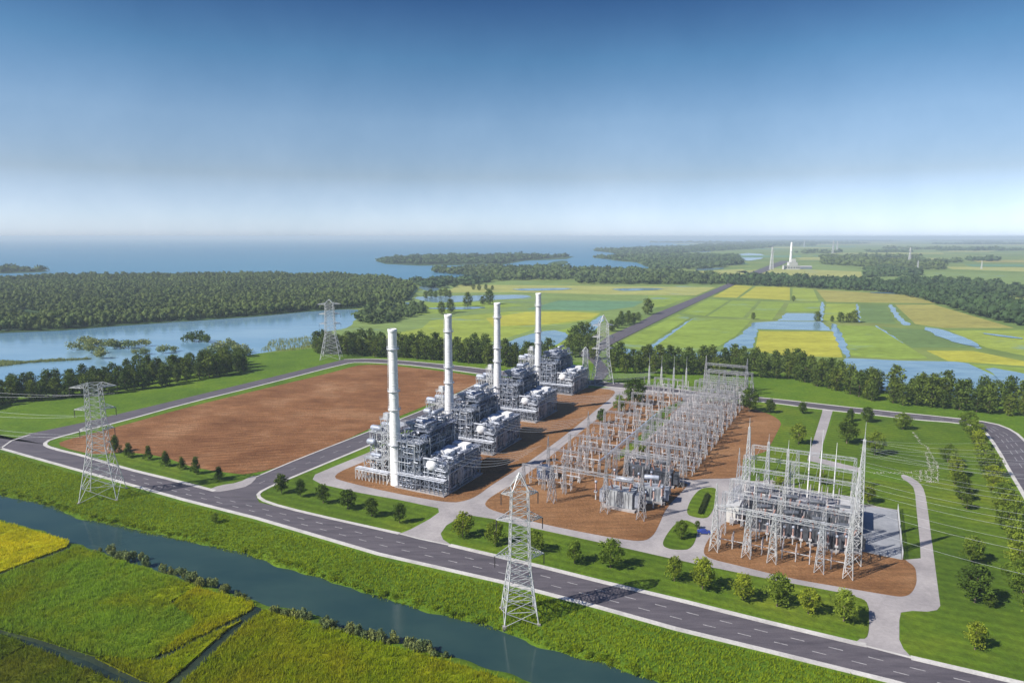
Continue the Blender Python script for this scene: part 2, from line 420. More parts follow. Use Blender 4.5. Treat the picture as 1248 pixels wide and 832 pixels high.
# ---- farmland beyond the belts, sea, river
sheet('farmland', pix([(317, 431), (385, 424), (560, 431), (740, 444), (900, 448), (1000, 460), (1040, 472), (1143, 484), (1248, 495), (1700, 540), (2600, 420), (2200, 300), (1300, 291), (1100, 292), (860, 298), (722, 305), (560, 322), (420, 338), (300, 345)]), .05, M['farm'])
sea = pix([(-900, 342), (-300, 341), (0, 339), (60, 338), (200, 336), (312, 335), (412, 337), (462, 339), (524, 342), (560, 341), (592, 339), (577, 334), (532, 331), (529, 328), (600, 326), (640, 326), (700, 329), (749, 330), (796, 327), (775, 320), (722, 314), (748, 311), (752, 307), (722, 304.5), (800, 300.5), (860, 297.5), (950, 294.5), (1100, 291.8), (1248, 290.4)])
sea += [(59000, 59500), (-59000, 59500), (-59000, 3000)]
sea_c = sea[:-3]; k_ = 0; out_ = []
for i in range(len(sea_c)-1): out_ += rough([sea_c[i], sea_c[i+1]], 14, 60)[:max(1, min(60, int(math.dist(sea_c[i], sea_c[i+1])/60)))]
sea = out_+[sea_c[-1]]+sea[-3:]
sheet('sea', sea, .3, M['sea'])
river = pix([(-420, 416), (-200, 410), (0, 405), (75, 402), (150, 396), (225, 391), (312, 385), (374, 379), (442, 376), (436, 386), (434, 394), (424, 398), (392, 406), (387, 416), (360, 425), (317, 431), (240, 442), (100, 466), (0, 478), (-150, 498), (-420, 540)])
sheet('river', rough(chaikin(river, 1), 5, 14), .12, M['river'])
# shallow ponds / channels
def pond(pts, z=.16, k='flood', n=1): return sheet('flooded_field', rough(chaikin(pix(pts), n), 1.6, 7), z, M[k])
def fld(k, pts, z=.12, n=0, rnd=True):
    p = pix(pts); cx = sum(q[0] for q in p)/len(p); cy = sum(q[1] for q in p)/len(p); sh = 2.2
    p = [(q[0]-(q[0]-cx)/math.dist(q, (cx, cy))*sh, q[1]-(q[1]-cy)/math.dist(q, (cx, cy))*sh) for q in p]
    return sheet('field', p, z, M[k], skirt=.3)
fld('far_green', [(434, 386), (460, 372), (507, 355), (560, 343), (624, 341), (700, 347), (870, 348), (790, 380), (741, 404), (640, 420), (560, 430), (392, 420), (400, 405)], .10)
fld('field_lime', [(440, 414), (512, 400), (522, 391), (560, 385), (624, 379), (690, 379), (734, 381), (722, 391), (664, 398), (640, 406), (612, 414), (560, 425), (470, 425)], .16)
fld('field_yellow', [(590, 388), (640, 380), (700, 380), (732, 382), (722, 389), (664, 396), (600, 398)], .22)
fld('field_green', [(630, 422), (690, 400), (720, 394), (724, 402), (700, 420), (680, 430)], .16)
pond([(612, 420), (624, 414), (669, 401), (697, 407), (684, 418), (650, 428), (615, 428)], .20)
pond([(700, 404), (724, 390), (733, 384), (737, 388), (726, 402), (716, 412)], .24)
fld('field_wet', [(680, 366), (786, 367), (774, 374), (735, 379), (640, 377)], .16)
pond([(500, 362), (530, 361), (585, 360), (640, 359), (650, 363), (590, 366), (545, 369), (520, 368)], .24)
pond([(507, 350), (520, 348), (540, 352), (525, 356)], .24)
fld('far_yellow', [(690, 348), (874, 350), (850, 360), (740, 359), (620, 356)], .16)
fld('field_green', [(790, 360), (846, 361), (808, 374), (786, 376)], .16)
fld('far_yellow', [(560, 347), (690, 348), (640, 356), (540, 357)], .17)
fld('field_green', [(500, 370), (600, 367), (640, 372), (560, 380), (510, 384), (498, 378)], .17)
for q in ([(1200, 447), (1250, 456), (1300, 470), (1300, 492), (1246, 480), (1215, 462)], [(1120, 398), (1150, 402), (1196, 420), (1190, 424), (1150, 414)], [(470, 372), (500, 368), (512, 371), (486, 376)], [(620, 352), (690, 351), (700, 353), (640, 355)], [(740, 352), (800, 351), (812, 353), (760, 355)], [(512, 376), (560, 374), (600, 375), (560, 378)], [(846, 328), (880, 326), (884, 328), (850, 330)], [(760, 338), (800, 337), (806, 339), (770, 340)], [(1060, 356), (1100, 357), (1102, 358.5), (1062, 357.5)], [(1200, 406), (1248, 412), (1246, 414), (1200, 408)]): pond(q, .6, n=1)
# right of the avenue
fld('field_green', [(749, 420), (781, 426), (841, 387), (826, 383)])
fld('field_green', [(796, 423), (846, 387), (916, 390), (899, 410), (874, 424), (824, 430)])
fld('field_green', [(829, 382), (859, 385), (889, 366), (864, 364)])
fld('field_green', [(862, 385.5), (906, 387), (924, 367), (893, 366)])
fld('field_green', [(910, 388), (941, 390), (957, 368), (928, 367)])
fld('field_yellow', [(868, 362), (898, 363), (917, 349), (896, 347)])
fld('field_yellow', [(901, 363), (963, 366), (963, 350), (921, 349)])
fld('field_lime', [(966, 351), (991, 352), (998, 367), (965, 367)])
fld('field_green', [(961, 369), (1001, 369), (998, 380), (956, 380)])
fld('field_tan', [(994, 353), (1036, 355), (1111, 360), (1142, 370), (1006, 368)], .14)
fld('field_lime', [(1007, 370), (1043, 370), (1046, 391), (1003, 391)])
fld('field_grey', [(1048, 371), (1079, 372), (1093, 395), (1049, 393)])
fld('field_tan', [(1090, 371), (1138, 371), (1238, 400), (1150, 400), (1115, 395)], .14)
fld('field_yellow', [(924, 403), (1018, 404), (1029, 436), (960, 434), (918, 428)], .2)
fld('field_green', [(1019, 396), (1066, 397), (1132, 437), (1098, 438), (1037, 434)], .2)
fld('field_grey', [(1072, 398), (1136, 402), (1186, 424), (1111, 424)])
fld('field_lime', [(1153, 402), (1248, 402), (1500, 410), (1500, 452), (1300, 444), (1200, 424)])
fld('field_yellow', [(1126, 427), (1186, 427.5), (1248, 440), (1340, 452), (1153, 440)], .3)
fld('field_green', [(1178, 443), (1300, 452), (1500, 466), (1500, 510), (1300, 492), (1236, 470)], .3)
pond([(958, 381.5), (997, 382), (997, 391), (948, 391)], .16, n=0)
pond([(919, 393), (948, 391.5), (1001, 392), (1014, 403), (924, 401), (917, 424), (880, 428), (884, 418), (900, 410)], .17, n=0)
pond([(1081, 371), (1088, 371), (1098, 388), (1114, 397), (1097, 396)], .17)
pond([(1043, 370), (1046, 371), (1049, 392), (1045, 392)], .17)
pond([(1000, 368), (1005, 368), (1003, 391), (999, 391)], .17)
pond([(1010, 394), (1020, 395), (1038, 434), (1029, 437)], .26)
pond([(1026, 436), (1040, 437), (1136, 440.5), (1178, 441), (1212, 455), (1246, 473), (1245, 492), (1150, 484), (1040, 472)], .16, n=2)
pond([(1064, 397), (1069, 397), (1110, 424), (1103, 424)], .17)
pond([(1137, 401), (1152, 402), (1198, 424.5), (1188, 425)], .17)
pond([(749, 422), (782, 428), (842, 389), (846, 388), (795, 425), (824, 432), (880, 428), (920, 430), (830, 440), (770, 436)], .11, n=0)
for i, (x0, x1, y0, y1) in enumerate([(1010, 1060, 352, 352.8), (885, 940, 365, 365.8)]): pass
fld('field_brown', [(1215, 365), (1400, 368), (1500, 388), (1248, 385), (1222, 374)], .3)
fld('far_green', [(872, 329), (1000, 322), (1060, 330), (1160, 332), (1400, 338), (1500, 352), (1248, 349), (1170, 345), (1086, 341), (936, 338), (885, 336)], .3)
fld('far_yellow', [(1150, 325), (1248, 326), (1400, 330), (1400, 336), (1160, 328)], .4)
fld('far_yellow', [(895, 331), (940, 327), (1050, 331), (1052, 339), (936, 337)], .4)
fld('far_yellow', [(826, 332), (905, 328), (915, 333), (890, 342), (850, 338)], .4)
pond([(882, 317), (905, 308), (935, 310), (925, 318)], .5)
pond([(824, 304), (868, 304), (866, 308), (826, 307)], .5)
# patchwork far away on the right
rr = random.Random(3)
for i in range(46):
    y = 294.5+28*rr.random()**1.5; x = rr.uniform(780, 1420)
    if y < 299 and x < 860: continue
    w = rr.uniform(25, 90); h = (y-288)*rr.uniform(.03, .1); sk = rr.uniform(-12, 12)
    k = rr.choice(['far_green', 'far_yellow', 'field_tan', 'far_yellow', 'field_wet'])
    fld(k, [(x-w, y), (x+w, y+rr.uniform(-.3, .3)*h), (x+w+sk, y+h), (x-w+sk, y+h)], .5+i*.02)
# peninsulas and shore islands
sheet('land', pix([(457, 318), (474, 314.5), (520, 312), (624, 311), (700, 312.5), (690, 316), (640, 318), (612, 323), (512, 324), (470, 322)]), .7, M['bank'])
sheet('land', pix([(-100, 330), (0, 328), (52, 328.5), (59, 331), (40, 332.5), (0, 333.5), (-100, 335)]), .7, M['bank'])
sheet('land', pix([(-900, 350), (-300, 344), (0, 341), (60, 338), (200, 336), (312, 335), (412, 337), (470, 340), (500, 346), (510, 352), (500, 366), (450, 375), (374, 380), (312, 386), (225, 392), (150, 397), (75, 403), (0, 406), (-200, 411), (-900, 430)]), .4, M['bank'])
pond([(120, 345), (190, 345), (205, 347), (170, 349), (125, 348)], .5, 'river')
pond([(668, 320), (690, 317), (694, 322), (668, 324)], .55, 'bank')
# ------------------------------------------------------------------ roads
r1n = pix([(-120, 518), (0, 546), (100, 574), (225, 609), (312, 631), (462, 675), (612, 709), (731, 740), (824, 766), (936, 793), (1086, 830), (1290, 884)])
r1f = pix([(54, 541), (105, 556), (150, 570), (212, 585), (262, 598), (312, 611), (374, 625), (487, 650), (537, 661), (612, 679), (659, 690), (739, 710), (836, 733), (936, 758), (1041, 783), (1111, 801), (1248, 833), (1340, 856)])
r2o = pix([(-120, 518), (-40, 522), (2, 541), (12, 536), (37, 528), (100, 515), (175, 497), (312, 464), (362, 452), (419, 438), (450, 437), (487, 439), (562, 446), (624, 454), (699, 463), (744, 466), (779, 469), (849, 477), (936, 485), (1061, 499), (1161, 509), (1211, 515), (1236, 525), (1252, 540), (1290, 575), (1360, 640)])
r2i = pix([(54, 541), (62, 535), (105, 524), (150, 513), (225, 492), (312, 471), (419, 444), (437, 441), (487, 443.5), (537, 449), (592, 456), (660, 463), (737, 471), (774, 474), (836, 481), (936, 490), (1003, 499), (1061, 505), (1111, 511), (1173, 515.5), (1198, 522), (1216, 547), (1231, 575), (1248, 603), (1290, 680)])
sheet('road', r1n+r1f[::-1], .020, M['asphalt'])
sheet('road', r2o+r2i[::-1], .028, M['asphalt'])
r3l = pix([(262, 598), (285, 590), (312, 581), (369, 557), (462, 521), (530, 494), (597, 459)])
r3r = pix([(316, 612), (312, 604), (320, 597), (355, 582), (447, 544), (520, 513), (600, 484), (645, 461)])
sheet('road', r3l+r3r[::-1], .036, M['asphalt'])
sheet('concrete_corner', chaikin(pix([(252, 597), (262, 600), (286, 596), (303, 592), (314, 581), (309, 579), (290, 588), (268, 591)]), 1), .06, M['concrete'])
kerb = lambda pts, w=1.2, n='kerb': ribbon(n, pts, w, 0, .14, M['kerb'])
kerb(r1n, 1.7); kerb(chaikin(r2i[-14:], 1, False), 1.5)
kerb(chaikin(pix([(262, 598), (212, 585), (150, 570), (105, 556), (62, 546), (53, 541), (62, 535), (105, 524), (150, 513), (225, 492), (312, 471), (419, 443.5), (437, 441), (487, 443.5), (537, 449), (588, 456)]), 1, False), 1.7)
kerb(chaikin(pix([(312, 581), (369, 557), (462, 521), (530, 494), (590, 463)]), 1, False), .9)
kerb(chaikin(pix([(487, 650), (374, 625), (325, 612), (313, 604), (320, 597), (355, 582), (447, 544), (520, 513)]), 1, False), 1.4)
kerb(pix([(548, 664), (612, 679), (659, 690), (739, 710), (836, 733), (936, 758), (1041, 783), (1056, 786)]), 1.8)
kerb(pix([(1110, 801), (1248, 833), (1340, 856)]), 1.8)
kerb(chaikin(r2o[-17:], 1, False), 1.3); kerb(pix([(0, 547), (14, 537), (37, 529.5)]), 1.)
ribbon('kerb', pix([(487, 650), (510, 656), (548, 664)]), .7, .045, .02, M['kerb']); ribbon('kerb', pix([(1050, 785.5), (1111, 801)]), .7, .045, .02, M['kerb'])
mb = MB()
mid = [((r1n[i][0]+q[0])/2, (r1n[i][1]+q[1])/2) for i, q in enumerate([])]
def between(l1, l2, f, n=60):
    def samp(l, u):
        ds = [0]
        for i in range(len(l)-1): ds.append(ds[-1]+math.dist(l[i], l[i+1]))
        x = u*ds[-1]
        for i in range(len(l)-1):
            if ds[i+1] >= x-1e-9:
                k = (x-ds[i])/max(1e-9, ds[i+1]-ds[i]); return (l[i][0]+(l[i+1][0]-l[i][0])*k, l[i][1]+(l[i+1][1]-l[i][1])*k)
        return l[-1]
    return [tuple(samp(l1, i/n)[k]*(1-f)+samp(l2, i/n)[k]*f for k in (0, 1)) for i in range(n+1)]
for f in (.36, .64): dashes(between(r1n[2:], r1f[1:], f), 0, 3.2, 5.5, .28, .026, mb)
o = mb.obj('road_markings', M['paint']); o['kind'] = 'structure'
mb = MB(); 
ra = pix([(1061, 499), (1161, 509), (1211, 515), (1236, 525), (1252, 540), (1290, 575), (1360, 640)]); rb = pix([(1061, 505), (1111, 511), (1173, 515.5), (1198, 522), (1216, 547), (1248, 603), (1290, 680)])
for f in (.33, .5, .67): dashes(between(ra, rb, f), 0, 6, 4, .3, .034, mb)
o = mb.obj('road_markings', M['paint']); o['kind'] = 'structure'
mb = MB()
dashes(between(r3l[2:], r3r[2:], .5), 0, 3, 6, .25, .042, mb)
o = mb.obj('road_markings', M['paint']); o['kind'] = 'structure'
# the avenue to the horizon
r4l = pix([(722, 424), (741, 410), (779, 393), (799, 382), (849, 362), (886, 346), (915, 332), (938, 323), (952, 318)])
r4r = pix([(732, 428), (749, 418), (799, 393), (836, 375), (874, 357), (911, 340), (936, 330), (955, 322), (962, 318)])
sheet('road', r4l+r4r[::-1], .45, M['asphalt'])
sheet('road', chaikin(pix([(702, 432), (716, 426), (722, 424), (733, 427), (728, 434), (744, 452), (732, 466), (722, 466), (728, 450), (716, 436)]), 1), .40, M['asphalt'])
# ------------------------------------------------------------------ plant roads, islands
bigc = pix([(381, 584), (384, 578), (410, 567), (447, 552), (520, 520), (620, 480), (745, 472), (848, 479), (851, 485), (900, 560), (900, 586), (930, 583), (1050, 610), (1117, 624), (1122, 681), (1132, 624), (1136, 661), (1146, 740), (1137, 745), (1112, 744), (1098, 746), (1096, 779), (1101, 790), (1113, 803), (1041, 784), (1048, 778), (1059, 774), (1059, 741), (1056, 731), (1036, 724), (936, 705), (824, 682), (749, 665), (661, 646), (587, 630), (562, 629), (544, 640), (536, 650), (540, 657), (552, 665), (537, 661), (487, 650), (500, 645), (524, 632), (535, 623), (534, 619), (487, 609), (437, 600), (396, 591)])
bigc = pix([(381, 584), (384, 578), (410, 567), (447, 552), (520, 520), (620, 480), (745, 472), (848, 479), (855, 485), (905, 560), (905, 586), (930, 583), (1050, 605), (1104, 618), (1117, 640), (1122, 681), (1136, 661), (1146, 738), (1142, 743), (1130, 745), (1112, 744), (1098, 746), (1096, 756), (1096, 779), (1101, 790), (1113, 803), (1041, 784), (1048, 778), (1057, 775), (1059, 768), (1059, 741), (1054, 731), (1036, 724), (936, 705), (824, 682), (749, 665), (661, 646), (600, 632), (575, 628), (562, 629), (544, 640), (537, 650), (540, 657), (552, 665), (537, 661), (487, 650), (500, 645), (524, 632), (535, 624), (534, 619), (487, 609), (437, 600), (392, 590)])
sheet('plant_road', bigc, .048, M['concrete'])
sheet('path', chaikin(pix([(1117, 690), (1112, 710), (1137, 710), (1138, 680), (1131, 622), (1127, 598), (1121, 588), (1110, 581), (1099, 577), (1098, 582), (1108, 588), (1115, 596), (1117, 622), (1121, 660)]), 1), .052, M['concrete'])
sheet('path', pix([(1003, 498), (1015, 500), (998, 558), (1048, 570), (1048, 576), (984, 561), (985, 556)]), .050, M['concrete'])
kk = lambda nm, pts, k, z, n=2: sheet(nm, chaikin(pix(pts), n), z, M[k], skirt=z)
kk('bare_earth', [(401, 580), (447, 561), (520, 530), (600, 500), (700, 472), (745, 474), (752, 479), (722, 503), (688, 531), (640, 566), (600, 590), (582, 604), (568, 610), (549, 613), (487, 602), (424, 588)], 'soil2', .09)
kk('bare_earth', [(592, 611), (600, 604), (625, 590), (665, 561), (700, 532), (735, 505), (760, 484), (800, 478), (842, 484), (800, 522), (742, 570), (838, 588), (838, 592), (812, 618), (803, 640), (796, 653), (784, 660), (752, 656), (719, 650), (659, 638), (600, 622), (591, 616)], 'soil2', .10)
kk('bare_earth', [(756, 567), (800, 527), (855, 486), (905, 492), (955, 511), (947, 527), (936, 548), (908, 578), (895, 583), (858, 583), (838, 586)], 'soil2', .094)
kk('bare_earth', [(856, 671), (866, 652), (880, 638), (930, 610), (1045, 620), (1052, 640), (1104, 683), (1115, 690), (1117, 700), (1117, 712), (1110, 724), (1100, 727), (1089, 726), (1030, 716), (965, 705), (900, 689), (862, 680)], 'soil2', .094)
kk('grey_gravel', [(893, 590), (935, 588), (1053, 613), (1053, 654), (1020, 652), (960, 640), (900, 628), (888, 615)], 'gravel', .12, 1)
sheet('concrete_pad', pix([(1050, 617), (1093, 622), (1099, 682), (1050, 672)]), .25, M['pad'], skirt=.25)
kk('lawn', [(836, 626), (840, 612), (849, 599), (858, 594), (872, 594), (874, 600), (873, 612), (866, 627), (860, 632), (846, 630)], 'lawn', .14)
kk('lawn', [(806, 664), (813, 650), (824, 637), (834, 633), (845, 637), (851, 643), (847, 661), (840, 669), (832, 670), (816, 669)], 'lawn', .14)
kk('lawn', [(536, 652), (546, 641), (564, 629), (587, 630), (661, 646), (749, 665), (824, 682), (936, 706), (1036, 725), (1055, 731), (1059, 741), (1059, 768), (1056, 778), (1047, 778), (936, 753), (836, 728), (739, 705), (659, 686), (612, 675), (560, 663)], 'lawn', .14, 1)
# lawns east of the yards and verge strips
kk('lawn', [(905, 560), (936, 549), (948, 527), (957, 511), (915, 497), (912, 491), (936, 493), (1002, 502), (985, 556), (983, 562), (930, 586), (906, 586)], 'lawn', .10, 0)
kk('lawn', [(1017, 503), (1061, 508), (1111, 513.5), (1173, 519), (1194, 526), (1212, 553), (1243, 603), (1300, 700), (1360, 850), (1248, 828), (1112, 799), (1100, 785), (1097, 770), (1097, 750), (1104, 746), (1140, 744), (1146, 738), (1140, 700), (1136, 661), (1131, 622), (1126, 596), (1112, 579), (1055, 566), (1000, 558)], 'lawn', .035, 0)
kk('lawn', [(985, 566), (1048, 580), (1112, 592), (1117, 622), (1121, 660), (1122, 680), (1100, 682), (1094, 621), (1052, 614), (950, 590), (960, 574)], 'lawn', .10, 0)
kk('lawn', [(124, 553), (136, 549), (200, 562), (250, 577), (300, 585), (268, 596), (262, 597), (212, 584), (150, 569)], 'lawn', .03, 0)
kk('lawn', [(318, 605), (324, 598), (380, 574), (382, 590), (437, 602), (487, 611), (531, 621), (532, 624), (500, 643), (484, 648), (374, 623), (326, 611)], 'lawn', .055, 0)
kk('lawn', [(745, 559), (790, 522), (812, 508), (822, 507), (790, 533), (758, 560)], 'lawn', .13, 1)
kk('lawn', [(770, 528), (802, 500), (816, 494), (832, 488), (836, 489), (790, 524)], 'lawn', .13, 1)
# the big ploughed plot
sheet('ploughed_field', chaikin(pix([(68, 541), (84, 535), (140, 521), (225, 497), (312, 476), (400, 455), (425, 448), (440, 444.5), (470, 444.5), (487, 446.5), (537, 452), (586, 459), (590, 463), (552, 481), (527, 491), (462, 517), (412, 540), (350, 566), (325, 573), (300, 578), (287, 577), (250, 572), (225, 566), (200, 556), (150, 550), (120, 554), (90, 549)]), 1), .10, M['soil'], skirt=.1)
# pale stones added to stand in for a faint ghostly lattice outline
rs = np.random.default_rng(5); mb = MB()
for line in ([(1113, 527), (1122, 540), (1130, 545), (1137, 558), (1143, 568), (1142, 588)], [(1100, 577), (1125, 573), (1143, 574)], [(1064, 576), (1100, 576)], [(1120, 586), (1145, 588)], [(1108, 580), (1142, 582)], [(1128, 550), (1133, 572)], [(1138, 562), (1134, 588)], [(1122, 575), (1122, 586)], [(1128, 573), (1130, 586)]):
    q = pix(line)
    for i in range(len(q)-1):
        L = math.dist(q[i], q[i+1])
        for k in range(int(L*3.6)):
            f = rs.random(); x = q[i][0]+(q[i+1][0]-q[i][0])*f+rs.normal()*.35; y = q[i][1]+(q[i+1][1]-q[i][1])*f+rs.normal()*.5
            r = rs.uniform(.08, .22); mb.tube((x, y, 0), (x+.1, y, r*.8), r, r*.6, 5)
o = mb.obj('outline_stones', M['concrete']); tag(o, 'pale broken stones scattered over the lawn at the head of the path', 'stones', kind='stuff')
# foreground: mud, then crops standing in it
sheet('mud', chaikin(pix([(-260, 592), (0, 641), (42, 653), (85, 667), (112, 678), (220, 713), (310, 738), (350, 752), (437, 778), (537, 804), (640, 836), (760, 870), (1300, 1000), (1300, 1500), (-600, 1500), (-900, 700)]), 0), .03, M['mud'])
sheet('ditch_water', pix([(-60, 759), (0, 771), (40, 782), (108, 806), (168, 834), (205, 862), (196, 866), (152, 842), (92, 814), (30, 787), (-60, 766)]), .045, M['ditch'])
sheet('ditch_water', pix([(312, 739), (320, 742), (285, 768), (250, 798), (243, 798), (275, 765)]), .045, M['ditch'])
# ================================================================== VEGETATION
def vnoise(X, Y, sc, seed=0):
    g = np.random.default_rng(seed).random((257, 257)); x = X/sc % 256; y = Y/sc % 256
    xi, yi = x.astype(int), y.astype(int); fx, fy = x-xi, y-yi; fx = fx*fx*(3-2*fx); fy = fy*fy*(3-2*fy)
    return (g[xi, yi]*(1-fx)+g[xi+1, yi]*fx)*(1-fy)+(g[xi, yi+1]*(1-fx)+g[xi+1, yi+1]*fx)*fy
def tufts(name, poly, n, h, w, mat, z0=0., label='', cat='', excl=(), spread=.5, zf=None, blades=4, clump=None):
    P_ = np.array(poly); lo, hi = P_.min(0), P_.max(0)
    X = rng.uniform(lo[0], hi[0], n*3); Y = rng.uniform(lo[1], hi[1], n*3)
    k = inpoly(X, Y, poly)
    for e in excl: k &= ~inpoly(X, Y, e)
    X, Y = X[k][:n], Y[k][:n]; N = len(X)
    big = .5+.5*np.sin(X*.11+1.7*np.sin(Y*.07))*np.sin(Y*.13+1.3*np.sin(X*.05))
    n1 = vnoise(X, Y, 1.3, 1); n2 = vnoise(X*.8+Y*.5, Y*.35-X*.2, 1.6, 2)
    tint0 = np.clip(-.1+.3*big+.45*n1+.35*n2+.3*rng.random(N), 0, 1)
    hh = h*rng.uniform(.7, 1.2, N)*(.35+.8*n1+.45*n2)
    Vv = []; T = []
    for b in range(blades):
        an = rng.uniform(0, 2*PI, N); ln = rng.uniform(.2, 1., N)*spread*h; ww = w*rng.uniform(.6, 1.3, N)
        ox = rng.normal(0, w*1.2, N); oy = rng.normal(0, w*1.2, N)
        c, s_ = np.cos(an), np.sin(an)
        p0 = np.stack([X+ox-s_*ww/2, Y+oy+c*ww/2, np.full(N, z0)], -1); p1 = np.stack([X+ox+s_*ww/2, Y+oy-c*ww/2, np.full(N, z0)], -1)
        p2 = np.stack([X+ox+c*ln, Y+oy+s_*ln, z0+hh], -1)
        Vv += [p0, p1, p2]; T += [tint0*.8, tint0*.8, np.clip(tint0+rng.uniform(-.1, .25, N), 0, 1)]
    Vv = np.stack(Vv, 1).reshape(-1, 3); T = np.stack(T, 1).reshape(-1)
    if zf is not None: Vv[:, 2] += np.repeat(zf(X, Y), 3*blades)
    Fc = np.arange(len(Vv)).reshape(-1, 3)
    o = link(name, fast_mesh(name, Vv, Fc, 3, mat, T)); tag(o, label, cat, kind='stuff'); return o
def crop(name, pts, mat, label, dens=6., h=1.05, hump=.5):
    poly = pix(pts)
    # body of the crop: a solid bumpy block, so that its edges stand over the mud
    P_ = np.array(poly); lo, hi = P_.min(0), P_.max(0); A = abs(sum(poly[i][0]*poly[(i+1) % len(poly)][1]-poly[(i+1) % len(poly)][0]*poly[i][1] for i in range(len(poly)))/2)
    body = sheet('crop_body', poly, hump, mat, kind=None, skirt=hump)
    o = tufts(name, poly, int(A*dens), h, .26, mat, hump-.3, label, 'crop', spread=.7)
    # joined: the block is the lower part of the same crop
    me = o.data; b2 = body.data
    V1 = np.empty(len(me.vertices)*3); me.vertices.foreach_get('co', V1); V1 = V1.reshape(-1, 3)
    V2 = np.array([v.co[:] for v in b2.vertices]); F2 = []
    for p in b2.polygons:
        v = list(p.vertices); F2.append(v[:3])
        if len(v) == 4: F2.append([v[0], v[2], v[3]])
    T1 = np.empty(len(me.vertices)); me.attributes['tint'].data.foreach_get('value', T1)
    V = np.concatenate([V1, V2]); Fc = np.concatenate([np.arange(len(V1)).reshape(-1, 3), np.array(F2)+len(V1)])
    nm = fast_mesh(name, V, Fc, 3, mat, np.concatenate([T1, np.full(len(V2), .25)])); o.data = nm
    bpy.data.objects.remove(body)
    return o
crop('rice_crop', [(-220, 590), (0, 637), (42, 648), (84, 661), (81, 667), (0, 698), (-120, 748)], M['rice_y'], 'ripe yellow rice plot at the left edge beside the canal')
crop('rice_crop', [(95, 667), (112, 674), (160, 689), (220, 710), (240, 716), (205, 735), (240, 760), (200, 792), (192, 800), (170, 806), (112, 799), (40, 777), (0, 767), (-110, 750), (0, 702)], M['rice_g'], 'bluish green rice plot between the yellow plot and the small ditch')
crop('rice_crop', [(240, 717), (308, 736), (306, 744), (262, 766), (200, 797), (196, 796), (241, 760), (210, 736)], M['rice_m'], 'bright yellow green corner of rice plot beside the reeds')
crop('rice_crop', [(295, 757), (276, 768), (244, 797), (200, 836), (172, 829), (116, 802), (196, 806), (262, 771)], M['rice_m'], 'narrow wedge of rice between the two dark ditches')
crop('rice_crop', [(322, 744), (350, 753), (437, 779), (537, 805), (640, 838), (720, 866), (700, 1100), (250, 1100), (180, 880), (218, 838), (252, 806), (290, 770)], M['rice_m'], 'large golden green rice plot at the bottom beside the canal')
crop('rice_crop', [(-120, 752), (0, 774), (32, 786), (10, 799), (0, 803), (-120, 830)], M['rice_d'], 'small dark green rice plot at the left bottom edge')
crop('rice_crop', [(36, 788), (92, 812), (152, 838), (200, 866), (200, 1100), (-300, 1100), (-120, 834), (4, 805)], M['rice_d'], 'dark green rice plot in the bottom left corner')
zfun = lambda X, Y: np.where(inpoly(X, Y, canal), -2.2*np.clip(distpoly(X, Y, canal)/5., 0, 1), 0)
tufts('verge_grass', pix([(-150, 530), (0, 551), (100, 580), (225, 615), (312, 637), (462, 681), (612, 715), (731, 746), (824, 772), (936, 799), (1060, 830), (1290, 895), (1290, 1000), (1000, 890), (814, 831), (724, 803), (660, 783), (612, 766), (537, 745), (462, 725), (387, 700), (312, 677), (250, 661), (175, 646), (100, 629), (50, 611), (0, 601), (-220, 552)]), 90000, 1.0*.55, .26, M['tuft'], 0, 'rough grass on the verge between the front road and the canal', 'grass', spread=.9, zf=zfun)
def edge_line(pts, n, wid):
    q = pix(pts); out = []
    ls = [math.dist(q[i], q[i+1]) for i in range(len(q)-1)]; tot = sum(ls)
    for _ in range(n):
        x = random.random()*tot
        for i, l in enumerate(ls):
            if x <= l: break
            x -= l
        f = x/ls[i]; out.append((q[i][0]+(q[i+1][0]-q[i][0])*f+random.gauss(0, wid), q[i][1]+(q[i+1][1]-q[i][1])*f+random.gauss(0, wid)))
    return out
def leafball(N, c, r, leaf, squash=.8):
    """N leaf quads in a clump, returns verts (4N,3)"""
    d = rng.normal(size=(N, 3)); d /= np.linalg.norm(d, axis=1)[:, None]; rad = rng.random(N)**.4
    p = np.array(c)+d*rad[:, None]*np.array([r, r, r*squash])
    a = rng.normal(size=(N, 3))+d*.8; a /= np.linalg.norm(a, axis=1)[:, None]
    u = np.cross(a, rng.normal(size=(N, 3))); u /= np.linalg.norm(u, axis=1)[:, None]; w = np.cross(a, u)
    s = leaf*rng.uniform(.6, 1.3, N)[:, None]
    return np.stack([p-u*s, p-w*s*.6, p+u*s, p+w*s*.6], 1).reshape(-1, 3)
def crown_mesh(name, mat, h, r, zb, K, Mn, leaf, cl, shape='round', seed=0):
    rg = random.Random(seed); Vs = []; T = []; cs = []
    for k in range(K):
        f = (k+.5)/K; z = zb+(h-zb)*f
        if shape == 'cone': rr_ = r*(1.05-f)**.8
        elif shape == 'tall': rr_ = r*(math.sin(PI*min(.98, .22+.76*f)))**.7
        else: rr_ = r*math.sqrt(max(.05, 1-(2*f-.85)**2*.8))
        a = k*2.399+rg.uniform(-.5, .5); q = rr_*math.sqrt(rg.uniform(.1, 1))
        c = (q*math.cos(a), q*math.sin(a), z+rg.uniform(-.3, .3)); cs.append(c)
        Vs.append(leafball(Mn, c, cl*rg.uniform(.7, 1.25), leaf)); T.append(np.full(Mn*4, rg.random())*.75+rng.random(Mn).repeat(4)*.25)
    V = np.concatenate(Vs); T = np.concatenate(T)
    return V, T, cs
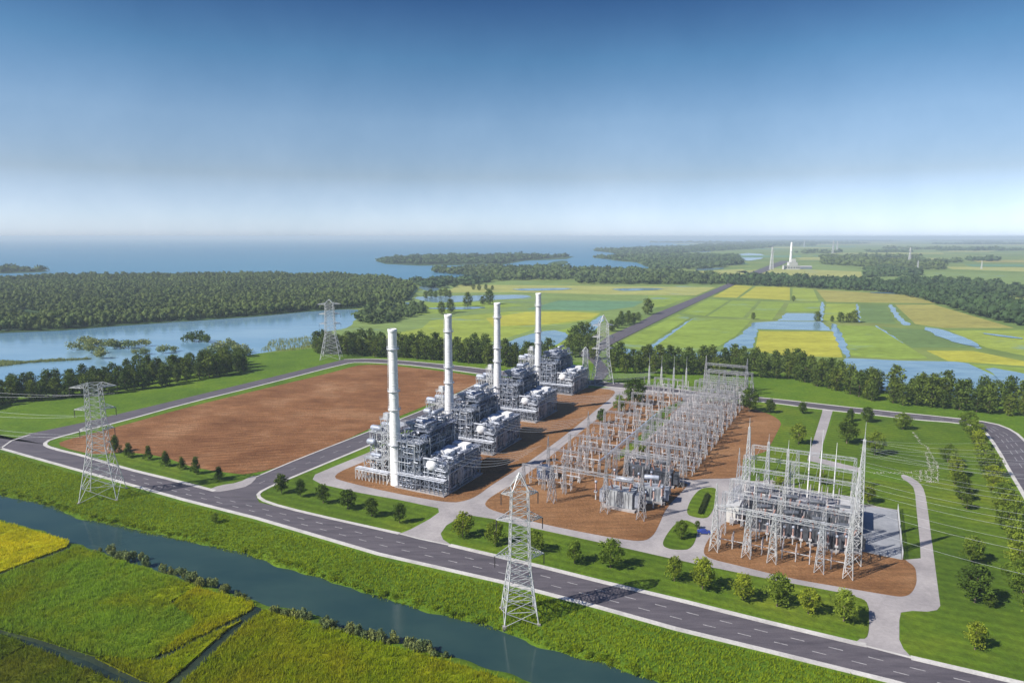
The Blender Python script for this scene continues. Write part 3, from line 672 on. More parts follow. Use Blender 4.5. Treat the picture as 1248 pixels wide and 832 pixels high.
def trunk_mb(cs, h, r0, lean=0):
    mb = MB(); top = h*.72
    mb.tube((0, 0, -.1), (0, 0, top*.5), r0, r0*.7, 7); mb.tube((0, 0, top*.5), (0, 0, top), r0*.7, r0*.25, 6)
    for c in cs[::max(1, len(cs)//9)]:
        z = max(h*.18, min(top*.9, c[2]*.6)); mb.tube((0, 0, z), tuple(np.array(c)*.85), r0*.35, r0*.1, 4, cap=False)
    return mb
# --- roadside trees: thing > trunk, crown
TREES = {}
for kind, (lm, shape) in dict(front=('leaf_f', 'round'), dark=('leaf_d', 'round'), cone=('leaf_d', 'cone')).items():
    for v in range(3):
        h, r = {'front': (1., .40), 'dark': (1., .36), 'cone': (1., .40)}[kind]
        hh = 8.
        Vc, T, cs = crown_mesh('crown', M[lm], hh, r*hh*(.85+.12*v), hh*(.14 if kind == 'cone' else .24), 30+4*v, 54, .30, 1.15, shape, v*7+len(kind))
        TREES[kind, v] = (fast_mesh('crown', Vc, np.arange(len(Vc)).reshape(-1, 4), 4, M[lm], T), trunk_mb(cs, hh, .2).mesh('trunk', M['bark']))
def road_tree(px, py, h, kind, label, group, v=None, wx=None):
    x, y = wx or P(px, py); v = random.randrange(3) if v is None else v
    r = empty('tree', (x, y, 0), random.uniform(0, 6.28), label, 'tree', group)
    q = h/8.*random.uniform(.82, 1.14); r.scale = (q*random.uniform(.85, 1.2), q*random.uniform(.85, 1.2), q); c, tm = TREES[kind, v]
    link('crown', c, r); link('trunk', tm, r)
    return r
ORD = ['first', 'second', 'third', 'fourth', 'fifth', 'sixth', 'seventh', 'eighth', 'ninth', 'tenth', 'eleventh', 'twelfth', 'thirteenth', 'fourteenth', 'fifteenth', 'sixteenth', 'seventeenth', 'eighteenth', 'nineteenth', 'twentieth']
for i, (x, y) in enumerate([(343, 601), (366, 605), (394, 613), (424, 620), (453, 629), (487, 637)]):
    road_tree(x, y, 7.8, 'dark', f'{ORD[i]} tree from the left on the lawn in front of the nearest chimney', 'trees on the lawn before the chimneys')
for i, (x, y, h) in enumerate([(564, 654, 8), (603, 663, 7.5), (652, 672, 7.5), (700, 686, 8), (744, 692, 8), (822, 708, 7.5), (856, 718, 8), (905, 731, 7.8), (947, 739, 8), (985, 748, 7.5), (1028, 757, 9)]):
    road_tree(x, y, h, 'front', f'{ORD[i]} tree from the left on the long lawn strip along the front road', 'trees on the strip along the front road')
for i, (x, y, h) in enumerate([(141, 551, 7.5), (157, 557, 7), (181, 560, 6.5), (202, 568, 7), (222, 572, 6), (239, 577, 6.5), (267, 584, 5.5)]):
    road_tree(x, y, h, 'cone', f'{ORD[i]} small conical tree from the left below the ploughed plot', 'conical trees below the ploughed plot')
for i, (x, y, h, k) in enumerate([(1180, 526, 9, 'front'), (1186, 535, 9, 'front'), (1192, 545, 8.8, 'front'), (1195, 556, 8.8, 'front'), (1200, 567, 8.8, 'front'), (1205, 580, 8.8, 'front'), (1210, 593, 8.8, 'front'), (1215, 606, 8.8, 'front'), (1221, 618, 8.5, 'front'), (1226, 634, 8.8, 'front'), (1228, 648, 8.8, 'front'), (1233, 662, 8.8, 'front'), (1237, 678, 8.8, 'front'), (1241, 697, 8.8, 'front'), (1247, 722, 8.8, 'front'), (1262, 760, 9, 'front')]):
    road_tree(x, y, h, k, f'{ORD[i]} tree from the far end of the dense row inside the right road bend', 'dense tree row along the right road')
for i, (x, y, h, k) in enumerate([(1155, 563, 7, 'front'), (1162, 570, 7, 'front'), (1165, 580, 7.5, 'front'), (1163, 590, 7.5, 'front'), (1174, 601, 8, 'dark'), (1173, 609, 7, 'dark'), (1178, 620, 6.5, 'dark')]):
    road_tree(x, y, h, k, f'{ORD[i]} tree from the far end of the short inner row on the right lawn', 'short inner tree row on the right lawn')
for x, y, h, k, l in [(1184, 684, 7, 'front', 'loose pale tree alone on the right lawn below the inner row'), (1188, 734, 10.5, 'dark', 'big dark bushy tree on the right lawn beside a shrub'), (1206, 739, 4, 'dark', 'low round shrub beside the big dark tree on the right lawn'),
                      (1188, 791, 7.6, 'front', 'pale green tree alone at the lower right near the front road'), (978, 504, 7, 'dark', 'round tree just left of the far end of the concrete path'), (1036, 513, 7, 'dark', 'small tree just right of the far end of the concrete path'),
                      (1057, 514, 7, 'dark', 'dark tree behind the tip of the tall lattice mast'), (1100, 523, 7.5, 'front', 'thin pale tree on the lawn near the far road'), (973, 541, 10, 'front', 'airy tree left of the concrete path middle'),
                      (1032, 540, 12, 'dark', 'large spreading tree right of the concrete path'), (1066, 554, 12, 'front', 'broad tree just right of the tall lattice mast'), (938, 503, 7, 'dark', 'small dark tree by the far road left of the lawn'),
                      (913, 502, 13, 'dark', 'tall dark tree at the far right end of the gantry block'), (774, 493, 15, 'dark', 'large dark bush behind the left switchyard rows'), (755, 503, 9, 'front', 'bright bush behind the left switchyard rows'),
                      (733, 516, 8, 'dark', 'low dark bush next to the left incoming gantries'), (1058, 612, 7, 'front', 'small tree behind the grey concrete pad'), (830, 656, 6.5, 'front', 'small bushy tree on the little triangular lawn'),
                      (850, 644, 2.4, 'dark', 'small round shrub beside the blue car'), (262, 637, 4, 'front', 'thin young sapling on the verge beside the front road'), (950, 600, 7, 'front', 'bright tree behind the right switchyard gantries left of centre'), (1000, 590, 6, 'front', 'bright tree behind the right switchyard gantries near the middle'),
                      (782, 556, 4.5, 'front', 'low bright bush beside the central service road')]:
    road_tree(x, y, h, k, l, None)
# hedge on the small lawn
Vh = np.concatenate([leafball(260, (W(0, 0)[0]*0+x, y, .7), 1.0, .22) for x, y in between(pix([(850, 626), (856, 612)]), pix([(857, 626), (868, 598)]), .5, 12)])
o = link('hedge', fast_mesh('hedge', Vh, np.arange(len(Vh)).reshape(-1, 4), 4, M['leaf_hedge'], rng.random(len(Vh)//4).repeat(4)))
tag(o, 'dark clipped hedge running along the small lawn left of the white building', 'hedge')
# --- tree belts
BELT = []
for v in range(7):
    hh = 13.
    Vc, T, cs = crown_mesh('tree', M['leaf_b'], hh, 3.1+.25*(v % 3), 1.6, 34, 30, .52, 1.9, 'tall' if v % 2 else 'round', 30+v)
    tb = trunk_mb(cs, hh, .28)
    n0 = len(Vc); F4 = np.arange(n0).reshape(-1, 4)
    me = bpy.data.meshes.new('tree'); tv = tb.v; tf = [tuple(i+n0 for i in f) for f in tb.f]
    me.from_pydata([tuple(p) for p in Vc]+tv, [], [tuple(f) for f in F4]+tf)
    me.materials.append(M['leaf_b']); me.materials.append(M['bark'])
    me.polygons.foreach_set('material_index', [0]*len(F4)+[1]*len(tf))
    at = me.attributes.new('tint', 'FLOAT', 'POINT'); at.data.foreach_set('value', np.concatenate([T, np.zeros(len(tv))]).astype(np.float32)); me.update()
    BELT.append(me)
BP = []
def belt(front, back, rows, sp, hs, label, group, cap=1000):
    fr, bk = pix(front), pix(back); n = int(sum(math.dist(fr[i], fr[i+1]) for i in range(len(fr)-1))/sp); c = 0
    for r in range(rows):
        l = between(fr, bk, (r+.5*random.random())/max(1, rows-.5), n)
        for i, (x, y) in enumerate(l[:-1]):
            x += random.uniform(-.35, .35)*sp; y += random.uniform(-.35, .35)*sp
            h = hs*random.choice((.72, .85, .95, 1., 1.05, 1.18))
            s = h/13.; BP.append((r, random.choice(BELT), x, y, random.uniform(0, 6.28), s*random.uniform(.9, 1.2), s, label, group)); c += 1
    return c
nb = belt([(-70, 508), (0, 494), (60, 487), (130, 480), (200, 470), (307, 450)], [(-70, 492), (0, 480), (60, 474), (130, 463), (200, 453), (300, 440)], 4, 7.2, 13.5, 'dark tree in the dense belt between the left river and the lawn', 'belt trees beside the left river')
nb += belt([(390, 431), (430, 434), (480, 437), (540, 440), (600, 446), (690, 455)], [(386, 424), (430, 425), (480, 428), (540, 431), (600, 435), (690, 441)], 3, 6.8, 15.5, 'tree in the dark belt across the picture behind the chimneys', 'belt trees behind the chimneys')
nb += belt([(748, 454), (824, 456), (899, 458), (960, 461), (1016, 475), (1060, 488), (1111, 494), (1186, 502), (1262, 508)], [(744, 443), (824, 445), (899, 446), (960, 451), (1040, 468), (1085, 477), (1143, 484), (1200, 490), (1275, 499)], 3, 7.2, 14.8, 'tree in the long green belt behind the right lawns', 'belt trees behind the right lawns')
BP.sort(key=lambda b: b[0]*60+math.hypot(b[2], b[3])*.25)
for b in BP[:205]:
    o = link('tree', b[1], None, (b[2], b[3], 0), b[4]); o.scale = (b[5], b[5], b[6]); tag(o, b[7], 'tree', b[8])
VV = []; FF = []; TT = []; MI = []; off = 0
for b in BP[205:]:
    me = b[1]
    if 'tri' not in MATS: MATS['tri'] = {}
    if me.name not in MATS['tri']:
        me.calc_loop_triangles(); vv = np.empty(len(me.vertices)*3); me.vertices.foreach_get('co', vv)
        ff = np.empty(len(me.loop_triangles)*3, np.int32); me.loop_triangles.foreach_get('vertices', ff)
        mi_ = np.empty(len(me.loop_triangles), np.int32); me.loop_triangles.foreach_get('material_index', mi_)
        ti = np.empty(len(me.vertices)); me.attributes['tint'].data.foreach_get('value', ti)
        MATS['tri'][me.name] = (vv.reshape(-1, 3), ff.reshape(-1, 3), mi_, ti)
    vv, ff, mi_, ti = MATS['tri'][me.name]; c_, s_ = math.cos(b[4]), math.sin(b[4])
    VV.append(np.stack([b[2]+b[5]*(vv[:, 0]*c_-vv[:, 1]*s_), b[3]+b[5]*(vv[:, 0]*s_+vv[:, 1]*c_), vv[:, 2]*b[6]], -1)); FF.append(ff+off); off += len(vv); MI.append(mi_); TT.append(ti)
o = link('tree_mass', fast_mesh('tree_mass', np.concatenate(VV), np.concatenate(FF), 3, [M['leaf_b'], M['bark']], np.concatenate(TT), np.concatenate(MI)))
tag(o, 'rear rows of the dense tree belts beyond the roads', 'trees', kind='stuff')
print('belt trees', nb, len(BP))
# --- forests too many to count
_ico = None
def icoverts():
    t = (1+5**.5)/2
    v = np.array([(-1, t, 0), (1, t, 0), (-1, -t, 0), (1, -t, 0), (0, -1, t), (0, 1, t), (0, -1, -t), (0, 1, -t), (t, 0, -1), (t, 0, 1), (-t, 0, -1), (-t, 0, 1)], float); v /= np.linalg.norm(v[0])
    f = np.array([(0, 11, 5), (0, 5, 1), (0, 1, 7), (0, 7, 10), (0, 10, 11), (1, 5, 9), (5, 11, 4), (11, 10, 2), (10, 7, 6), (7, 1, 8), (3, 9, 4), (3, 4, 2), (3, 2, 6), (3, 6, 8), (3, 8, 9), (4, 9, 5), (2, 4, 11), (6, 2, 10), (8, 6, 7), (9, 8, 1)])
    return v, f
IV, IF = icoverts()
def forest(name, pts, sp, h, label, cat='forest', leafy=26, mat=None, zb=.4, poly=None):
    poly = poly or pix(pts); P_ = np.array(poly); lo, hi = P_.min(0), P_.max(0)
    gx, gy = np.meshgrid(np.arange(lo[0], hi[0], sp), np.arange(lo[1], hi[1], sp)); X = gx.ravel()+rng.uniform(-.5, .5, gx.size)*sp; Y = gy.ravel()+rng.uniform(-.5, .5, gx.size)*sp
    k = inpoly(X, Y, poly); X, Y = X[k], Y[k]; N = len(X)
    gap = np.sin(X*.02+2*np.sin(Y*.013))*np.sin(Y*.017+1.5*np.sin(X*.011)); keep = gap > -.93; X, Y, gap = X[keep], Y[keep], gap[keep]; N = len(X)
    big_ = rng.random(N)**2; hh = h*(.55+.75*big_)*(1+.18*gap); r = sp*(.36+.45*big_)*rng.uniform(.85, 1.15, N); tint = np.clip(.5+.3*gap+rng.uniform(-.35, .35, N), 0, 1)
    c = np.stack([X, Y, zb+hh*.52], -1)
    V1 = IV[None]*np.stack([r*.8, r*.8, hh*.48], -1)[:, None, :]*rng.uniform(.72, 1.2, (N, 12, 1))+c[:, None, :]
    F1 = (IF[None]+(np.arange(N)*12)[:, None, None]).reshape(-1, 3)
    d = rng.normal(size=(N, leafy, 3)); d /= np.linalg.norm(d, axis=2)[..., None]; d[..., 2] = np.abs(d[..., 2])*1.2-.3
    p = c[:, None, :]+d*np.stack([r, r, hh*.5], -1)[:, None, :]*rng.uniform(.75, 1.12, (N, leafy, 1))
    L = (r*.38)[:, None, None]; a = rng.normal(size=p.shape); b = rng.normal(size=p.shape)
    a /= np.linalg.norm(a, axis=2)[..., None]; b /= np.linalg.norm(b, axis=2)[..., None]
    V2 = np.stack([p-a*L, p+a*L*.6+b*L*.7, p+a*L*.3-b*L], 2).reshape(-1, 3)
    V = np.concatenate([V1.reshape(-1, 3), V2]); Fc = np.concatenate([F1, np.arange(len(V2)).reshape(-1, 3)+N*12])
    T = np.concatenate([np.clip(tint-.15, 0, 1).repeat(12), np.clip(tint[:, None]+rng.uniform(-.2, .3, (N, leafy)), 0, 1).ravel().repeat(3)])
    o = link(name, fast_mesh(name, V, Fc, 3, mat or M['leaf_far'], T)); tag(o, label, cat, kind='stuff'); return o
forest('forest', [(-330, 408), (-330, 346), (0, 341), (60, 339), (200, 337), (312, 336), (412, 338), (470, 341), (498, 347), (507, 353), (497, 366), (450, 374), (374, 379), (312, 385), (225, 391), (150, 396), (75, 402), (0, 405)], 7.2, 11, 'wide dark forest between the river and the sea on the left')
forest('forest', [(459, 318.5), (476, 315.5), (520, 313.5), (624, 312.5), (690, 313.5), (640, 317), (610, 321.5), (512, 322.5), (470, 321)], 26, 15, 'thin wooded spit reaching into the bay', leafy=14, zb=.8)
forest('forest', [(-100, 331), (0, 329), (50, 329.5), (57, 331), (0, 333), (-100, 334)], 22, 14, 'low wooded spit in the sea at the left edge', leafy=14, zb=.8)
forest('forest', [(530, 329), (640, 328), (780, 332), (880, 338), (893, 344), (872, 347), (705, 346), (700, 341), (640, 341), (600, 343), (594, 339), (530, 333)], 15, 15, 'long dark wood on the near shore of the lagoon', leafy=16)
forest('forest', [(722, 314.5), (800, 311), (900, 313), (905, 322), (860, 328), (800, 329), (775, 320)], 24, 14, 'hazy wood on the far shore of the lagoon', leafy=12)
forest('forest', [(722, 305.5), (800, 302), (930, 298), (940, 302), (820, 309), (752, 310)], 45, 15, 'distant wooded shore under the horizon', leafy=8)
forest('forest', [(896, 340), (936, 340), (1000, 344), (1086, 347), (1110, 343), (1170, 348), (1215, 360), (1248, 380), (1300, 392), (1300, 402), (1240, 397), (1190, 386), (1130, 368), (1100, 360), (1060, 355), (936, 349), (884, 347)], 11, 14, 'band of trees curving past the yellow fields on the right', leafy=20)
forest('forest', [(1165, 346), (1248, 352), (1400, 358), (1400, 366), (1248, 364), (1205, 360)], 13, 14, 'tree line at the right edge above the brown field', leafy=16)
forest('forest', [(436, 394), (436, 386), (452, 380), (480, 376), (518, 374), (520, 381), (500, 388), (487, 391), (470, 395)], 10, 10, 'loose wood on the river bank left of the yellow field', leafy=22)
forest('forest', [(500, 343), (592, 341), (600, 344), (560, 350), (515, 352)], 16, 10, 'scattered bushes on the meadow below the bay', leafy=16)
forest('forest', [(1000, 313), (1056, 317), (1080, 320), (1150, 322), (1151, 329), (1060, 328), (1050, 325), (1002, 322)], 24, 14, 'far wood behind the pale fields right of the distant tower', leafy=12)
forest('forest', [(1053, 329), (1085, 327), (1122, 331), (1122, 336), (1053, 339)], 16, 13, 'small dark copse on the pale far fields', leafy=14)
rr = random.Random(11)
for i in range(34):
    y = 293+30*rr.random()**1.3; x = rr.uniform(830, 1400)
    if abs(x-945) < 45 and y > 312: continue
    w = rr.uniform(18, 80); h = (y-288)*rr.uniform(.025, .07)
    forest('forest', [(x-w, y), (x, y-h*.6), (x+w, y-h*.2), (x+w*.8, y+h*.5), (x-w*.5, y+h*.6)], 14+(330-y)*1.1, 13+(330-y)*.2, f'{"thin" if w < 40 else "long"} hazy tree strip far out on the right plain', leafy=8, zb=.6)
# single trees out in the fields and marsh bushes
def far_tree(x, y, h, label, group=None):
    X, Y = P(x, y); o = link('tree', random.choice(BELT), None, (X, Y, .1), random.uniform(0, 6)); s = h/13.; o.scale = (s*1.25, s*1.25, s); tag(o, label, 'tree', group)
for x, y, h, l in [(570, 374, 20, 'tall lone tree in the meadow left of the third chimney'), (596, 371, 22, 'dark pointed tree beside the third chimney top'), (588, 371, 12, 'low bush left of the dark pointed tree'), (538, 383, 16, 'dark tree just left of the second chimney top'), (549, 381, 18, 'dark tree just behind the second chimney top'),
                   (789, 383, 20, 'round tree standing left of the avenue'), (996, 392, 12, 'round tree at the corner of the flooded field'), (1024, 393, 12, 'first small tree in the group beside the thin channel'), (1034, 393, 11, 'second small tree in the group beside the thin channel'), (1041, 393, 14, 'largest tree in the group beside the thin channel'),
                   (1014, 392, 7, 'low bush left of the group beside the thin channel'), (918, 389, 8, 'tiny tree on the field ridge right of the avenue'), (967, 367, 8, 'tiny bush between the far yellow fields')]:
    far_tree(x, y, h, l)
for x, y, h in [(752, 400, 11), (758, 397, 13), (765, 395, 13), (772, 394, 12), (778, 391, 10), (745, 404, 12), (757, 392, 12), (766, 390, 11)]: far_tree(x, y, h, 'tree in the clump on the left side of the avenue', 'clump left of the avenue')
for x, y, h in [(700, 418, 16), (708, 414, 17), (716, 412, 15), (705, 426, 14), (716, 428, 14), (694, 428, 14), (724, 420, 13), (701, 435, 14), (724, 438, 13)]: far_tree(x, y, h, 'tree in the clump left of the rear pylon', 'clump left of the rear pylon')
for x, y, h in [(519, 364, 12), (525, 362, 13), (531, 363, 11), (537, 361, 12), (543, 362, 14), (548, 363, 12), (577, 353, 10), (584, 354, 11), (592, 353, 10), (600, 354, 9)]: far_tree(x, y, h, 'bushy tree scattered on the meadow below the bay', 'meadow trees below the bay')
def bushes(name, spots, r, h, mat, label, cat, group, dens=60, leaf=.3):
    ms = []
    for v in range(4):
        Vv = np.concatenate([leafball(dens, (random.uniform(-.5, .5), random.uniform(-.5, .5), .35+.5*random.random()), .55, leaf) for _ in range(5)])
        ms.append(fast_mesh(name, Vv, np.arange(len(Vv)).reshape(-1, 4), 4, mat, rng.random(len(Vv)//4).repeat(4)))
    for x, y, z in spots:
        o = link(name, random.choice(ms), None, (x, y, z), random.uniform(0, 6)); k = random.uniform(.6, 1.3); o.scale = (r*k, r*k, h*k); tag(o, label, cat, group)
sp_ = [(*P(x+random.uniform(-3, 3), y+random.uniform(-1.2, 1.2)), .1) for x, y in [(102, 420), (108, 421), (115, 421), (122, 420), (128, 421), (134, 422), (140, 424), (147, 425), (112, 430), (120, 432), (118, 436), (88, 427), (157, 424), (166, 422), (182, 422), (165, 433), (174, 431), (198, 430), (212, 428)]]
bushes('marsh_bush', sp_, 7, 6, M['reed'], 'pale green bush standing in the shallow left river', 'bush', 'bushes standing in the left river', leaf=.12)
sp_ = [(*P(x, y), .1) for x, y in [(228, 416), (234, 417), (240, 416), (247, 417), (252, 418)]]
bushes('marsh_bush', sp_, 6, 8, M['leaf_d'], 'dark bush of the small island in the left river', 'bush', 'dark island bushes in the left river', leaf=.12)
sp_ = [(*P(x, y), .1) for x, y in [(262, 428), (270, 427), (278, 426), (286, 428), (294, 431), (272, 433), (262, 436), (300, 434), (250, 438), (284, 436)]]
bushes('marsh_bush', sp_, 7, 7, M['reed'], 'pale bush on the wet bank behind the left belt', 'bush', 'pale bushes behind the left belt', leaf=.12)
tufts('reed_bed', pix([(317, 428), (330, 415), (386, 410), (388, 424), (345, 428)]), 420, 2.4, .4, M['reed'], .1, 'sparse reeds in the shallow water beside the far left pylon', 'reeds', spread=.2)
tufts('reed_bed', pix([(0, 440), (30, 441), (60, 439), (110, 437), (110, 438), (60, 441), (30, 443), (0, 447)]), 900, 1.6, .6, M['reed'], .1, 'thin line of reeds across the left river', 'reeds', spread=.3)
# reeds and shrubs along the canal
ln = edge_line([(112, 668), (130, 672), (165, 682), (205, 697), (230, 702), (262, 716), (308, 734)], 46, .8)+edge_line([(318, 744), (350, 748), (380, 756), (437, 774), (480, 782), (545, 798)], 62, .9)
bushes('reed_clump', [(x, y, -.9) for x, y in ln], 1.35, 2.2, M['reed'], 'pale green reed clump on the near canal edge', 'reeds', 'reed clumps on the near canal edge', leaf=.16)
ln = edge_line([(0, 598), (50, 607), (100, 625), (175, 642), (250, 656), (312, 673), (387, 696), (462, 720), (537, 740), (610, 761)], 120, .5)+edge_line([(660, 778), (724, 797), (814, 826)], 40, .6)
bushes('bank_bush', [(x, y, -.9) for x, y in ln], 1.1, 1.1, M['tuft'], 'low grassy bush on the far canal bank', 'bush', 'low bushes on the far canal bank', leaf=.16)
# ================================================================== PLANT
# --- chimneys: thing > shaft, platform (rings), ladder, rim
SPOS = [(0, 0), (-7.9, 52.9), (-14.3, 112.6), (-21.7, 181.5)]
NEAR = ['nearest', 'second nearest', 'third nearest', 'farthest']
ch = empty('chimney', (*W(*SPOS[0]), 0), ANG, 'nearest of the four tall white chimneys', 'chimney', 'four tall white chimneys')
mb = MB(); prof = [(2.75, 0), (2.75, .5), (2.65, .55), (2.55, 16), (2.5, 26), (2.2, 30), (2.08, 45), (2.0, 63.3)]; mb.lathe(prof, n=32)
for k in range(1, 12): rr0 = float(np.interp(5.2*k, [0, 16, 26, 30, 45, 63], [2.65, 2.55, 2.5, 2.2, 2.08, 2.0])); mb.lathe([(rr0-.02, 5.2*k-.14), (rr0+.05, 5.2*k-.13), (rr0+.05, 5.2*k+.13), (rr0-.02, 5.2*k+.14)], n=32)
mb.obj('shaft', M['stack'], ch)
mb = MB(); mb.lathe([(2.0, 62.6), (2.18, 62.8), (2.18, 64), (1.9, 64), (1.8, 63), (1.8, 58)], n=32); mb.obj('rim', M['stack'], ch)
mb = MB(); mb.tube((0, 0, 61), (0, 0, 61.1), 1.9, 1.9, 16); mb.obj('flue_opening', M['dark'], ch)
for z, r in ((17, 2.55), (31.5, 2.15), (39, 2.1), (56, 2.03)):
    mb = MB(); mb.lathe([(r, z-.5), (r+.9, z-.1), (r+.9, z+.1), (r, z+.1)], n=24)
    for k in range(12):
        a = 2*PI*k/12; mb.bar(((r+.85)*math.cos(a), (r+.85)*math.sin(a), z), ((r+.85)*math.cos(a), (r+.85)*math.sin(a), z+1.1), .06)
    mb.lathe([(r+.82, z+1.05), (r+.88, z+1.1), (r+.82, z+1.15)], n=24); mb.obj('platform', M['steel'], ch)
mb = MB()
for sx in (-.3, .3): mb.bar((sx-2.0, -2.0, 0), (sx-1.6, -1.6, 62), .1)
for k in range(60): mb.bar((-2.3+.4*k/60, -2.0+.4*k/60, 1+k), (-1.7+.4*k/60, -2.0+.4*k/60, 1+k), .06)
mb.obj('ladder', M['steel'], ch)
ch.scale = (.84, .84, 1)
chk = tree_of(ch)
for i in range(1, 4): dup(ch, (*W(*SPOS[i]), 0), None, NEAR[i]+' of the four tall white chimneys', None, chk)
# --- boiler building
R = random.Random(21)
def grid_frame(mb, x0, x1, y0, y1, z0, z1, nx, ny, nz, w=.28, brace=.6, inner=False):
    xs = [x0+(x1-x0)*i/nx for i in range(nx+1)]; ys = [y0+(y1-y0)*i/ny for i in range(ny+1)]; zs = [z0+(z1-z0)*i/nz for i in range(nz+1)]
    for i, x in enumerate(xs):
        for j, y in enumerate(ys):
            if not inner and 0 < i < nx and 0 < j < ny: continue
            mb.bar((x, y, z0), (x, y, z1), w)
    for z in zs[1:]:
        for y in (y0, y1): mb.bar((x0, y, z), (x1, y, z), w*.9)
        for x in (x0, x1): mb.bar((x, y0, z), (x, y1, z), w*.9)
    for k in range(nz):
        for i in range(nx):
            for y in (y0, y1):
                if R.random() < brace: mb.bar((xs[i], y, zs[k]), (xs[i+1], y, zs[k+1]), w*.6); 
                if R.random() < brace*.6: mb.bar((xs[i+1], y, zs[k]), (xs[i], y, zs[k+1]), w*.6)
        for j in range(ny):
            for x in (x0, x1):
                if R.random() < brace: mb.bar((x, ys[j], zs[k]), (x, ys[j+1], zs[k+1]), w*.6)
                if R.random() < brace*.6: mb.bar((x, ys[j+1], zs[k]), (x, ys[j], zs[k+1]), w*.6)
def platform(mb, x0, x1, y0, y1, z, rail=True):
    mb.rbox(x0, x1, y0, y1, z-.12, z)
    if rail:
        for (a, b) in (((x0, y0), (x1, y0)), ((x1, y0), (x1, y1)), ((x1, y1), (x0, y1)), ((x0, y1), (x0, y0))):
            for h in (.55, 1.1): mb.bar((*a, z+h), (*b, z+h), .07)
            n = max(1, int(math.dist(a, b)/2.2))
            for k in range(n+1): mb.bar((a[0]+(b[0]-a[0])*k/n, a[1]+(b[1]-a[1])*k/n, z), (a[0]+(b[0]-a[0])*k/n, a[1]+(b[1]-a[1])*k/n, z+1.1), .07)
def pipes(mb, n, x0, x1, y0, y1, z0, z1, r=(.15, .45), face=None):
    for _ in range(n):
        p = [R.uniform(x0, x1), R.uniform(y0, y1), R.uniform(z0, z1)]; rr_ = R.uniform(*r); pts = [tuple(p)]
        ax = R.choice((0, 1, 2, 2))
        for _k in range(R.randint(2, 4)):
            q = list(p); lim = ((x0, x1), (y0, y1), (z0, z1))[ax]; q[ax] = R.uniform(*lim)
            pts.append(tuple(q)); p = q; ax = R.choice([a for a in (0, 1, 2) if a != ax])
        mb.path(pts, rr_, 7)
        for q in pts[1:-1]: mb.ball(q, rr_*1.05, 7)
bo = empty('boiler_building', (*W(*SPOS[0]), 0), ANG, 'nearest of the four tall steel framed boiler buildings', 'boiler', 'boiler buildings beside the chimneys')
mb = MB()
mb.rbox(3.2, 10.2, 4.5, 33, 1.5, 22); mb.rbox(3.8, 9.6, 14, 32, 22, 26.5); mb.rbox(4.2, 9, 0.5, 4.5, 12, 21); mb.rbox(-2.5, 3.2, 8, 25, 4, 15); mb.rbox(10.2, 12.2, 8, 30, 5, 15)
mb.add([(3.4, 0.4, 3), (10, .4, 3), (10, 4.5, 1.5), (3.4, 4.5, 1.5), (4.4, 1.4, 13), (8.8, 1.4, 13), (10, 4.5, 20), (3.4, 4.5, 20)], [(0, 1, 5, 4), (1, 2, 6, 5), (2, 3, 7, 6), (3, 0, 4, 7), (4, 5, 6, 7)])
for k in range(9): mb.rbox(10.2, 10.6, 5.2+k*3.1, 5.5+k*3.1, 2, 22)
for k in range(6): mb.rbox(3, 10.5, 4.2, 4.6, 3+k*3.2, 3.3+k*3.2)
for k in range(70):
    z = R.uniform(2, 24); y = R.uniform(4, 31); mb.rbox(10, 12.4+R.uniform(.2, 1.6), y, y+R.uniform(.6, 2.4), z, z+R.uniform(.5, 2.2), R.choice((0, 0, 1)))
for k in range(36):
    z = R.uniform(2, 22); x = R.uniform(3, 9); mb.rbox(x, x+R.uniform(.5, 1.8), -1.2, 4.6, z, z+R.uniform(.3, 1.4), R.choice((0, 1)))
mb.obj('casing', [M['casing'], M['clad']], bo)
mb = MB(); grid_frame(mb, .8, 12.8, -1.5, 34, 0, 26, 4, 8, 7, .3, .45); grid_frame(mb, -6, .8, 6, 26, 0, 17, 2, 5, 4, .26, .5)
grid_frame(mb, 3, 11, 18, 33, 26, 30, 2, 3, 1, .24, .5)
mb.obj('steel_frame', M['steel_d'], bo)
for k, (x0, x1, y0, y1, z) in enumerate([(.6, 13.2, -1.8, 4, 7.5), (.6, 13.2, -1.8, 3.6, 14.8), (.6, 13.2, -1.8, 6, 22.3), (10.4, 13.4, 4, 34, 11), (10.4, 13.4, 4, 34, 18.5), (.6, 13, 6, 34, 26.2), (-6.4, .8, 6, 26, 17.2), (-6.4, -2.5, 6, 26, 11.2)]):
    mb = MB(); platform(mb, x0, x1, y0, y1, z); mb.obj('platform', M['clad'], bo)
mb = MB(); pipes(mb, 70, 10.6, 14.2, 2, 34, 1, 25, (.12, .38)); pipes(mb, 46, 1, 12.4, -2.2, 1, 1, 24, (.1, .3)); pipes(mb, 40, -6, 3, 5, 26, 15, 21, (.15, .4)); pipes(mb, 42, 1, 12, 5, 33, 26, 30, (.15, .42)); pipes(mb, 26, -7, -5.6, 6, 32, 1, 22, (.15, .35))
mb.obj('pipework', M['pipe'], bo)
for (c, r, l, ax) in [((6.5, 8, 28.2), 1.1, 9, 'x'), ((6.5, 14, 28.8), .95, 8, 'x'), ((7, 26, 31.5), 1., 10, 'y'), ((-3, 16, 19.3), 1.1, 14, 'y')]:
    mb = MB(); mb.lathe([(.01, -l/2), (r*.7, -l/2+.1), (r, -l/2+.7), (r, l/2-.7), (r*.7, l/2-.1), (.01, l/2)], c, 14, 0, ax); mb.obj('steam_drum', M['clad'], bo)
for k in range(16):
    x, y, z = R.uniform(1, 11), R.uniform(6, 31), 26.25; mb = MB(); mb.rbox(x, x+R.uniform(.9, 2.6), y, y+R.uniform(1, 3), z, z+R.uniform(.8, 3.4)); mb.obj('roof_unit', M['clad'], bo)
